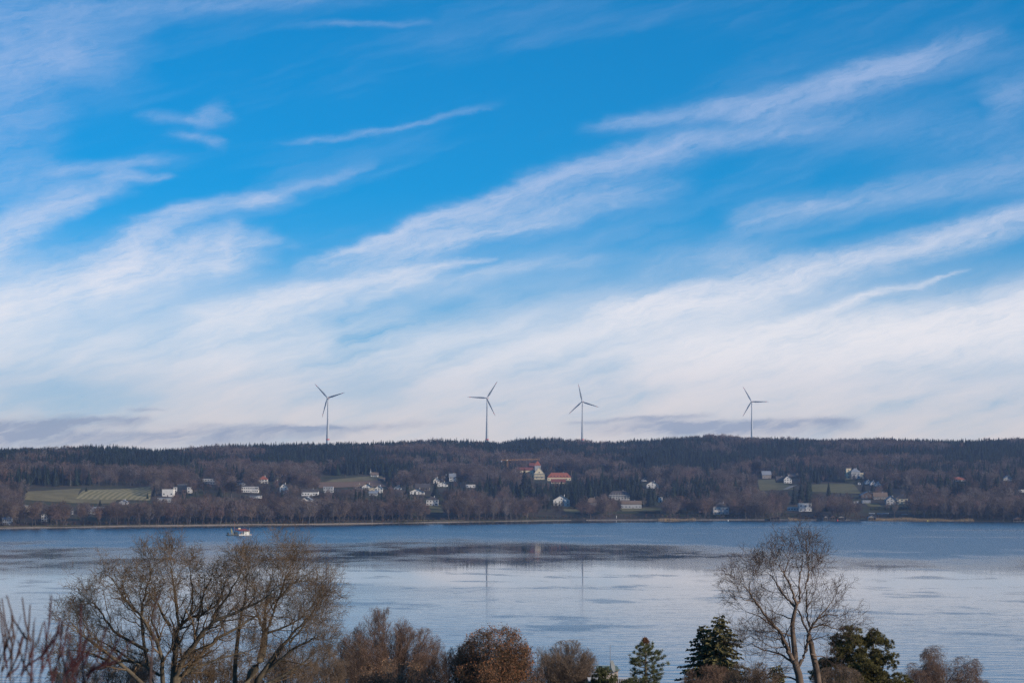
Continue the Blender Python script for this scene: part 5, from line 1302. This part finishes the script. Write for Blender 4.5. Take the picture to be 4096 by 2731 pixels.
crown_tree('bare_tree', 60, 2170, 148, 'thin crooked leafless tree between the oak and the dome shaped tree', [(2172, 2675, 58, 96, 0)], 'bark_beech', 'twig_grey', nl=10, wander=.25, kids=(2.2, 5, 3))
crown_tree('bare_tree', 55, 2850, 108, 'pale brown leafless bush in front of the two topped spruce', [(2840, 2750, 120, 90, 0)], twig='twig_red', nl=30, low=2850)
crown_tree('bare_tree', 61, 3010, 104, 'dense brown leafless bush left of the two trunked tall tree', [(3010, 2740, 120, 95, 0)], twig='twig_grey', nl=30, low=2850)
crown_tree('bare_tree', 62, 3370, 112, 'leafless bush in front of the broad dark pine', [(3350, 2740, 110, 80, 0)], twig='twig_grey', nl=22, low=2850)
crown_tree('bare_tree', 83, 1790, 139, 'dark leafless scrub filling the gap left of the brown leaved oak', [(1780, 2700, 70, 95, 0)], twig='twig_beech', nl=20)
crown_tree('bare_tree', 84, 2130, 143, 'leafless scrub filling the gap right of the brown leaved oak', [(2125, 2720, 60, 70, 0)], twig='twig_beech', nl=14)
G3 = 'drooping birches'
crown_tree('birch', 56, 3790, 160, 'drooping leafless birch at the lower right against the water', [(3752, 2628, 75, 50, 0), (3865, 2672, 75, 50, 1), (3790, 2710, 140, 70, 0)], 'birch', 'twig_red', nl=34, group=G3, droop=.20, trop=.0, ang=40, ln=(1.2, .7, .45), kids=(3.2, 6, 5))
crown_tree('birch', 63, 3660, 158, 'smaller drooping birch just left of the larger drooping one', [(3650, 2695, 46, 45, 0), (3700, 2730, 70, 40, 0)], 'birch', 'twig_red', nl=16, group=G3, droop=.20, trop=.0, ang=40, ln=(1.0, .6, .4))
crown_tree('birch', 64, 3930, 162, 'low drooping birch right of the larger drooping one', [(3935, 2745, 60, 42, 0)], 'birch', 'twig_red', nl=10, group=G3, droop=.20, trop=.0, ang=40, ln=(1.0, .6, .4))

# ------------------------------------------------------------------ conifers of the near bank
def blades(c, d, L, w, g, flat=.0):
    """needle sprays: thin kite shaped faces from points c along d"""
    n = len(c); r = g.normal(0, 1, (n, 3)); s = np.cross(d, r); s /= np.linalg.norm(s, axis=1, keepdims=True) + 1e-9
    L = L.reshape(-1, 1); w = w.reshape(-1, 1)
    return np.stack([c, c + d * L * .5 + s * w, c + d * L, c + d * L * .5 - s * w], 1).reshape(-1, 3)
def spruce_near(px, py_top, y, half_at, label, seed, py_low=2790, tops=None):
    rng = random.Random(seed); g = np.random.RandomState(seed); k = y / F
    rt = tree_root('spruce', px, y, label, 'conifers on the near bank'); o = Vector(rt.location); tr, br, C, Dv, Ln = [], [], [], [], []
    for tpx, tpy, wmul, dy in (tops or [(px, py_top, 1.0, 0)]):
        top = at(tpx, tpy, y + dy); zl = at(px, py_low, y).z; Hc = top.z - zl
        tr.append(([o + Vector((0, 0, -.5)), Vector((o.x * .4 + top.x * .6, y + dy * .6, zl)), top], [.28, .15, .012]))
        n = int(Hc / .055); az = rng.random() * 6
        for i in range(n):
            t = (i + rng.random()) / n; z = top.z - Hc * t; R_ = half_at(t) * k * wmul * rng.uniform(.65, 1.12) + .12
            az += 2.4 + rng.gauss(0, .3); h = Vector((math.cos(az), math.sin(az), 0)); p0 = Vector((top.x, y + dy, z))
            pts = [p0 + h * R_ * u + Vector((0, 0, R_ * (.16 * u - .62 * u * u + .34 * u ** 3))) for u in (0, .33, .66, 1)]
            br.append((pts, [.022, .014, .009, .005])); m = int(R_ * 42) + 6
            for j in range(m):
                u = rng.random() ** .75; f = u * 3; q = min(int(f), 2); p = pts[q].lerp(pts[q + 1], f - q)
                sd = h.cross(Vector((0, 0, 1))) * rng.choice((-1, 1)) * rng.uniform(.25, 1)
                d = (h * rng.uniform(.25, .9) + sd + Vector((0, 0, rng.uniform(-1.25, .15)))).normalized()
                C.append(tuple(p - o + sd * .06)); Dv.append(tuple(d)); Ln.append((.12 + .20 * (1 - u) * min(1, R_)) * rng.uniform(.7, 1.4))
    loc = lambda ch: [([p - o for p in a], r) for a, r in ch]
    V, Q = tubes(loc(tr), 6); link('trunk', np_mesh('trunk', V, Q, M['bark_oak'], True), rt)
    V, Q = tubes(loc(br), 3); link('branches', np_mesh('branches', V, Q, M['bark_oak']), rt).name = 'boughs'
    C, Dv, Ln = np.array(C), np.array(Dv), np.array(Ln); V = blades(C, Dv, Ln, Ln * .24 + .012, g)
    link('crown', np_mesh('crown', V, np.arange(len(V)).reshape(-1, 4), M['needle_near']), rt)
spruce_near(2880, 2460, 121, lambda t: 12 + 178 * t ** .8, 'two topped dark spruce left of the tall two trunked leafless tree', 5, tops=[(2878, 2460, 1.0, 0), (2812, 2500, .72, 1.2)])
spruce_near(3105, 2660, 119, lambda t: 10 + 60 * t ** .8, 'small dark spruce tip at the foot of the two trunked leafless tree', 6, py_low=2800)
def tufts(rt, o, centres, dirs, mt, g, L=.13, n=26, w=.011):
    c = np.repeat(centres, n, 0) + g.normal(0, .02, (len(centres) * n, 3)); d = np.repeat(dirs, n, 0) * 1.0 + g.normal(0, .62, (len(centres) * n, 3)); d /= np.linalg.norm(d, axis=1, keepdims=True)
    V = blades(c, d, L * g.uniform(.7, 1.25, len(c)), np.full(len(c), w), g); return V
def pine_tiered():
    rng = random.Random(15); g = np.random.RandomState(15); y = 120; k = y / F
    rt = tree_root('pine', 2588, y, 'tiered pine with tufted boughs and rusty top right of the satellite dish', 'conifers on the near bank'); o = Vector(rt.location)
    top = at(2583, 2556, y); zl = at(2583, 2800, y).z; tr = [(smooth([o - Vector((0, 0, .5)), Vector((top.x, y, zl)), top], rng, 4), None)]; tr = [(tr[0][0], [.2 - .188 * i / (len(tr[0][0]) - 1) for i in range(len(tr[0][0]))])]
    br, C, D, C2, D2 = [], [], [], [], []
    tiers = [(2563, 7, 5, 14), (2574, 14, 5, 10), (2588, 26, 6, 6), (2604, 48, 6, 3), (2624, 66, 7, 1), (2648, 84, 7, -3), (2672, 80, 7, -2), (2700, 66, 7, 1), (2722, 80, 8, -3), (2748, 80, 8, 0), (2775, 84, 8, 0)]
    for py, hw, nb, lift in tiers:
        az = rng.random() * 6
        for i in range(nb):
            az += 6.283 / nb + rng.gauss(0, .2); L = hw * k * rng.uniform(.65, 1.12); h = Vector((math.cos(az), math.sin(az), 0)); p0 = at(2583, py, y); p0 = Vector((top.x, y, p0.z + rng.uniform(-.06, .06)))
            pts = [p0 + h * L * u + Vector((0, 0, L * (.05 * u + .30 * u * u * rng.uniform(.4, 1.2) + lift * .02 * u))) for u in (0, .35, .7, 1)]
            br.append((pts, [.022, .016, .012, .008]))
            for j in range(int(L * 9) + 2):
                u = .28 + .72 * rng.random() ** .7; f = u * 3; q = min(int(f), 2); p = pts[q].lerp(pts[q + 1], f - q); sd = h.cross(Vector((0, 0, 1))) * rng.uniform(-1, 1)
                e = p + sd * L * .30 * (1.15 - u) + Vector((0, 0, rng.uniform(0, .10))); br.append(([p, e], [.008, .006]))
                d = (h * .5 + sd * .5 + Vector((0, 0, rng.uniform(.3, 1.0)))).normalized()
                (C2 if py < 2578 else C).append(tuple(e - o)); (D2 if py < 2578 else D).append(tuple(d))
    loc = lambda ch: [([p - o for p in a], r) for a, r in ch]
    V, Q = tubes(loc(tr), 6); link('trunk', np_mesh('trunk', V, Q, M['bark_oak'], True), rt)
    V, Q = tubes(loc(br), 3); link('boughs', np_mesh('boughs', V, Q, M['bark_oak']), rt)
    V = tufts(rt, o, np.array(C), np.array(D), None, g, .16, 26, .009); cr = link('crown', np_mesh('crown', V, np.arange(len(V)).reshape(-1, 4), M['needle_pine']), rt)
    V = tufts(rt, o, np.array(C2), np.array(D2), None, g, .14, 26, .012); t = link('treetop', np_mesh('treetop', V, np.arange(len(V)).reshape(-1, 4), M['needle_rust']), rt); t['label'] = 'rusty brown top of the tiered pine'
pine_tiered()
def pine_dense(name, seed, y, px, lobes, mt, label, ntuft=1500, L=.15):
    rng = random.Random(seed); g = np.random.RandomState(seed); k = y / F
    rt = tree_root(name, px, y, label, 'conifers on the near bank'); o = Vector(rt.location); br, C, D = [], [], []
    tot = sum(a[2] * a[3] for a in lobes)
    hub = at(px, 2800, y); tr = [([o - Vector((0, 0, .5)), hub, at(px, lobes[0][1], y)], [.26, .18, .05])]
    for a, b, rx, rz, dy in lobes:
        c = at(a, b, y + dy); br.append((smooth([hub.lerp(c, .25), hub.lerp(c, .6) + Vector((rng.gauss(0, .2), 0, .1)), c], rng, 3), None))
        m = int(ntuft * rx * rz / tot); sub = max(6, m // 15)
        for q in range(sub):                        # clumps inside each lobe
            v = Vector((rng.gauss(0, 1), rng.gauss(0, 1), rng.gauss(.25, .8))).normalized(); rr_ = rng.uniform(.45, 1.12)
            e = Vector((c.x + v.x * rx * k * rr_, c.y + v.y * rx * k * rr_, c.z + v.z * rz * k * rr_)); br.append(([c.lerp(e, .2), c.lerp(e, .65) + Vector((0, 0, -.1)), e], [.03, .018, .008]))
            for j in range(m // sub):
                w = Vector((rng.gauss(0, 1), rng.gauss(0, 1), rng.gauss(.3, .8))).normalized(); rad = rng.uniform(.08, .30)
                p = e + Vector((w.x * rad, w.y * rad, w.z * rad * .6)); C.append(tuple(p - o)); D.append(tuple((w + Vector((0, 0, .5))).normalized()))
    br = [(p, r or [.08 - .05 * i / (len(p) - 1) for i in range(len(p))]) for p, r in br]
    loc = lambda ch: [([p - o for p in a], r) for a, r in ch]
    V, Q = tubes(loc(tr), 6); link('trunk', np_mesh('trunk', V, Q, M['bark_oak'], True), rt)
    V, Q = tubes(loc(br), 3); link('boughs', np_mesh('boughs', V, Q, M['bark_oak']), rt)
    V = tufts(rt, o, np.array(C), np.array(D), None, g, L, 32, .010); link('crown', np_mesh('crown', V, np.arange(len(V)).reshape(-1, 4), M[mt]), rt)
pine_dense('pine', 71, 124, 3440, [(3392, 2548, 58, 42, 0), (3495, 2572, 64, 44, .5), (3400, 2610, 80, 40, -.5), (3520, 2640, 60, 40, 0), (3460, 2670, 100, 45, -.6), (3330, 2660, 60, 30, .6), (3280, 2700, 50, 30, 1), (3400, 2730, 130, 50, 0), (3540, 2720, 70, 40, 0), (3605, 2725, 40, 26, 1), (3360, 2585, 30, 24, .5)], 'needle_yellow', 'broad rounded dark pine right of the tall two trunked leafless tree', 4600)
pine_dense('pine', 72, 131, 2420, [(2405, 2700, 36, 26, 0), (2440, 2722, 40, 28, 0), (2385, 2730, 34, 24, 0), (2425, 2745, 60, 30, 0), (2423, 2680, 10, 16, 0)], 'needle_pine', 'dark bushy pine top hiding the left part of the roof terrace', 620, .11)
pine_dense('pine', 73, 118, 2540, [(2520, 2738, 44, 16, 0), (2490, 2748, 30, 12, .4)], 'needle_pine', 'low dark pine boughs in front of the terrace railing', 200, .11)

# ------------------------------------------------------------------ roof terrace with dish
def terrace():
    y = 141; k = y / F; P = lambda px, py, dy=0: at(px, py, y + dy)
    z0 = P(2450, 2752).z; xl, xr = P(2366, 2700).x, P(2575, 2700).x; gzz = gz(P(2450, 2700).x, y + 4)
    rt = empty('roof_terrace_house', (P(2450, 2700).x, y + 4, gzz)); tag(rt, 'house with railed roof terrace, only its roof in view at the bottom edge', 'house')
    o = Vector(rt.location); bx = lambda a, b, mb: mb.box(a[0] - o.x, a[1] - o.y, a[2] - o.z, b[0] - o.x, b[1] - o.y, b[2] - o.z)
    bx((xl, y, gzz - 1), (xr, y + 8, z0), MB()).build('wall', M['white'], rt)
    # stair head on the terrace: white wall, greenish flat roof
    ax, bx_, zt, zb = P(2402, 2690).x, P(2477, 2690).x, P(2440, 2690).z, z0 + .01
    w = bx((ax, y + 1.5, zb), (bx_, y + 4.0, zt), MB()).build('stair_head', mat('old_plaster', (.50, .40, .34), .9, .25, 2.0), rt)
    bx((ax - .12, y + 1.3, zt + .004), (bx_ + .06, y + 4.2, zt + .13), MB()).build('roof', mat('greenish_sheet', (.16, .20, .15), .7, .2, 2.0), w)
    bx((P(2398, 2700).x, y + 1.2, zb), (P(2412, 2700).x, y + 1.45, P(2400, 2670).z), MB()).build('chimney', M['tile_dk'], rt)
    # railing: rails, thin bars, boarded part below
    zr = P(2450, 2693).z; zm = P(2450, 2713).z
    rl = MB(); rl.bar((xl - o.x, y + .1 - o.y, zr - o.z), (xr - o.x, y + .1 - o.y, zr - o.z), .02).bar((xl - o.x, y + .1 - o.y, zm - o.z), (xr - o.x, y + .1 - o.y, zm - o.z), .02)
    ra = rl.build('railing', M['metal_gy'], rt)
    bm1 = MB().bar((0, 0, zm - o.z), (0, 0, zr - o.z), .0075).mesh('bar', M['metal_gy']); n = int((xr - xl) / .075)
    for i in range(n + 1): link('bar', bm1, ra, (xl - o.x + (xr - xl) * i / n, y + .1 - o.y, 0))
    sm = MB().box(-.045, -.012, z0 - o.z, .045, .012, zm - o.z - .03).mesh('slat', M['dkwood']); n = int((xr - xl) / .12)
    for i in range(n + 1): link('slat', sm, ra, (xl - o.x + (xr - xl) * i / n, y + .1 - o.y, 0))
    # dish with its arm
    dc = P(2447, 2664, 1.0); ds = empty('satellite_dish', (dc.x, dc.y, zt + .134)); tag(ds, 'grey satellite dish seen edge on, on the stair head roof beside the mast', 'satellite dish')
    zc = dc.z - (zt + .134); m = MB(); kk = 20; rings = [(0, 0), (.18, .02), (.33, .065), (.45, .12)]
    for r, d in rings:
        for i in range(kk):
            t = 2 * math.pi * i / kk; m.v.append((-.03 + d, r * .92 * math.cos(t), r * math.sin(t)))
    for a in range(3):
        for i in range(kk): j = (i + 1) % kk; m.f.append((a * kk + i, a * kk + j, (a + 1) * kk + j, (a + 1) * kk + i))
    me = m.mesh('bowl', mat('dish_grey', (.17, .18, .18), .5, .1), True); me.transform(Matrix.Translation((0, 0, zc)) @ Matrix.Rotation(R(-22), 4, 'Z') @ Matrix.Rotation(R(-14), 4, 'Y')); b_ = link('bowl', me, ds)
    sm_ = b_.modifiers.new('sheet', 'SOLIDIFY'); sm_.thickness = .012
    MB().bar((-.02, 0, -.02), (-.02, 0, zc - .1), .03, k=8).bar((-.02, 0, zc - .1), (0, 0, zc), .03, k=8).build('post', M['metal_gy'], ds)
    MB().bar((.05, 0, zc - .40), (.52, -.1, zc - .22), .014).build('arm', M['metal_gy'], ds); MB().bar((.48, -.1, zc - .22), (.60, -.12, zc - .18), .045, k=8).build('receiver', M['grey'], ds)
    mb = P(2441, 2690, 1.4); mt_ = P(2440, 2579, 1.4)
    tag(MB().bar((0, 0, 0), (0, 0, mt_.z - zt - .134), .022, .016, 8).build('mast', mat('mast_grey', (.20, .19, .19), .6, .2), None, loc=(mb.x, mb.y, zt + .134)), 'thin bare mast standing up from the stair head roof', 'mast')
    hz = P(2523, 2713, .5); tag(MB().lathe([(.02, 0), (.22, .03), (.25, .16), (.20, .25), (.05, .30)], 14).build('planter', M['white'], None, True, (hz.x, y + .6, z0)), 'small white planter behind the railing next to the tiered pine', 'planter')
terrace()

# ------------------------------------------------------------------ red stemmed shrub close to the camera
def dogwood():
    rng = random.Random(77)
    rt = empty('dogwood_shrub', (-1.25, 5.6, gz(-1.25, 5.6))); tag(rt, 'blurred red stemmed shrub close to the camera in the lower left corner', 'shrub'); o = Vector(rt.location)
    S_ = [((-10, 2700), (0, 2600), (36, 2478)), ((40, 2720), (52, 2590), (84, 2458)), ((52, 2700), (50, 2580), (52, 2468)), ((110, 2720), (118, 2600), (141, 2466)), ((130, 2720), (112, 2600), (98, 2515)), ((5, 2731), (12, 2650), (32, 2550)),
          ((160, 2740), (172, 2650), (192, 2535)), ((205, 2740), (225, 2660), (252, 2590)), ((280, 2740), (300, 2650), (342, 2555)), ((300, 2740), (325, 2620), (362, 2498)), ((120, 2740), (150, 2660), (182, 2588)), ((20, 2740), (30, 2690), (20, 2600)), ((80, 2740), (100, 2680), (150, 2600)), ((330, 2745), (360, 2680), (420, 2640)), ((250, 2745), (270, 2680), (300, 2600))]
    red, brn = [], []
    for i, c in enumerate(S_):
        y = rng.uniform(4.9, 6.6); a = [at(*p, y) for p in c]; foot = Vector((a[0].x * .6 + o.x * .4, y, gz(a[0].x, y) - .05))
        pts = smooth([foot, foot.lerp(a[0], .4), foot.lerp(a[0], .75), foot.lerp(a[0], .93)] + a, rng, 4); m = len(pts); ch = (pts, [.0024 - .0014 * j / (m - 1) for j in range(m)])
        (red if i > 5 else brn).append(ch)
        for q in range(rng.randint(2, 5)):
            j = rng.randint(int(m * .66), m - 3); d = (pts[j + 1] - pts[j]).normalized(); e = (d + perp(d, rng) * .45).normalized(); l = rng.uniform(.06, .16)
            (red if i > 5 else brn).append(([pts[j], pts[j] + e * l * .5, pts[j] + (e * .8 + Vector((0, 0, .3))) * l], [.0035, .003, .002]))
    for i in range(8):
        px = rng.uniform(-20, 430); y = rng.uniform(5, 7); a = at(px, 2790, y); b = at(px + rng.uniform(10, 120), rng.uniform(2590, 2725), y); foot = Vector((a.x, y, gz(a.x, y) - .05))
        pts = smooth([foot, foot.lerp(a, .4), foot.lerp(a, .75), foot.lerp(a, .93), a, b], rng, 4); m = len(pts); red.append((pts, [.0022 - .0012 * j / (m - 1) for j in range(m)]))
    loc = lambda ch: [([p - o for p in a], r) for a, r in ch]
    for ch, mt, lab in [(c, 'dogwood', None) for c in red] + [(c, 'drystem', 'brown stem of the red stemmed shrub') for c in brn]:
        V, Q = tubes(loc([ch]), 5); s = link('stem', np_mesh('stem', V, Q, M[mt], True), rt)
        if lab: s['label'] = lab
    y = 6.2; a = [at(*p, y) for p in ((598, 2790), (606, 2640), (618, 2480), (626, 2398))]; foot = Vector((a[0].x, y, gz(a[0].x, y) - .05)); r2 = empty('lone_stem', foot); tag(r2, 'single blurred brown shoot in front of the largest spreading tree', 'shoot')
    pts = smooth([foot, foot.lerp(a[0], .5), foot.lerp(a[0], .9)] + a, rng, 4); m = len(pts); V, Q = tubes([([p - foot for p in pts], [.0055 - .003 * j / (m - 1) for j in range(m)])], 6); link('stem', np_mesh('stem', V, Q, M['drystem'], True), r2)
    bud = MB()
    for j in range(m // 2, m, 2): q = pts[j] - foot; bud.bar(q, q + Vector((rng.choice((-1, 1)) * .014, 0, .02)), .005, .002)
    bud.build('buds', M['drystem'], r2).name = 'bud'
dogwood()
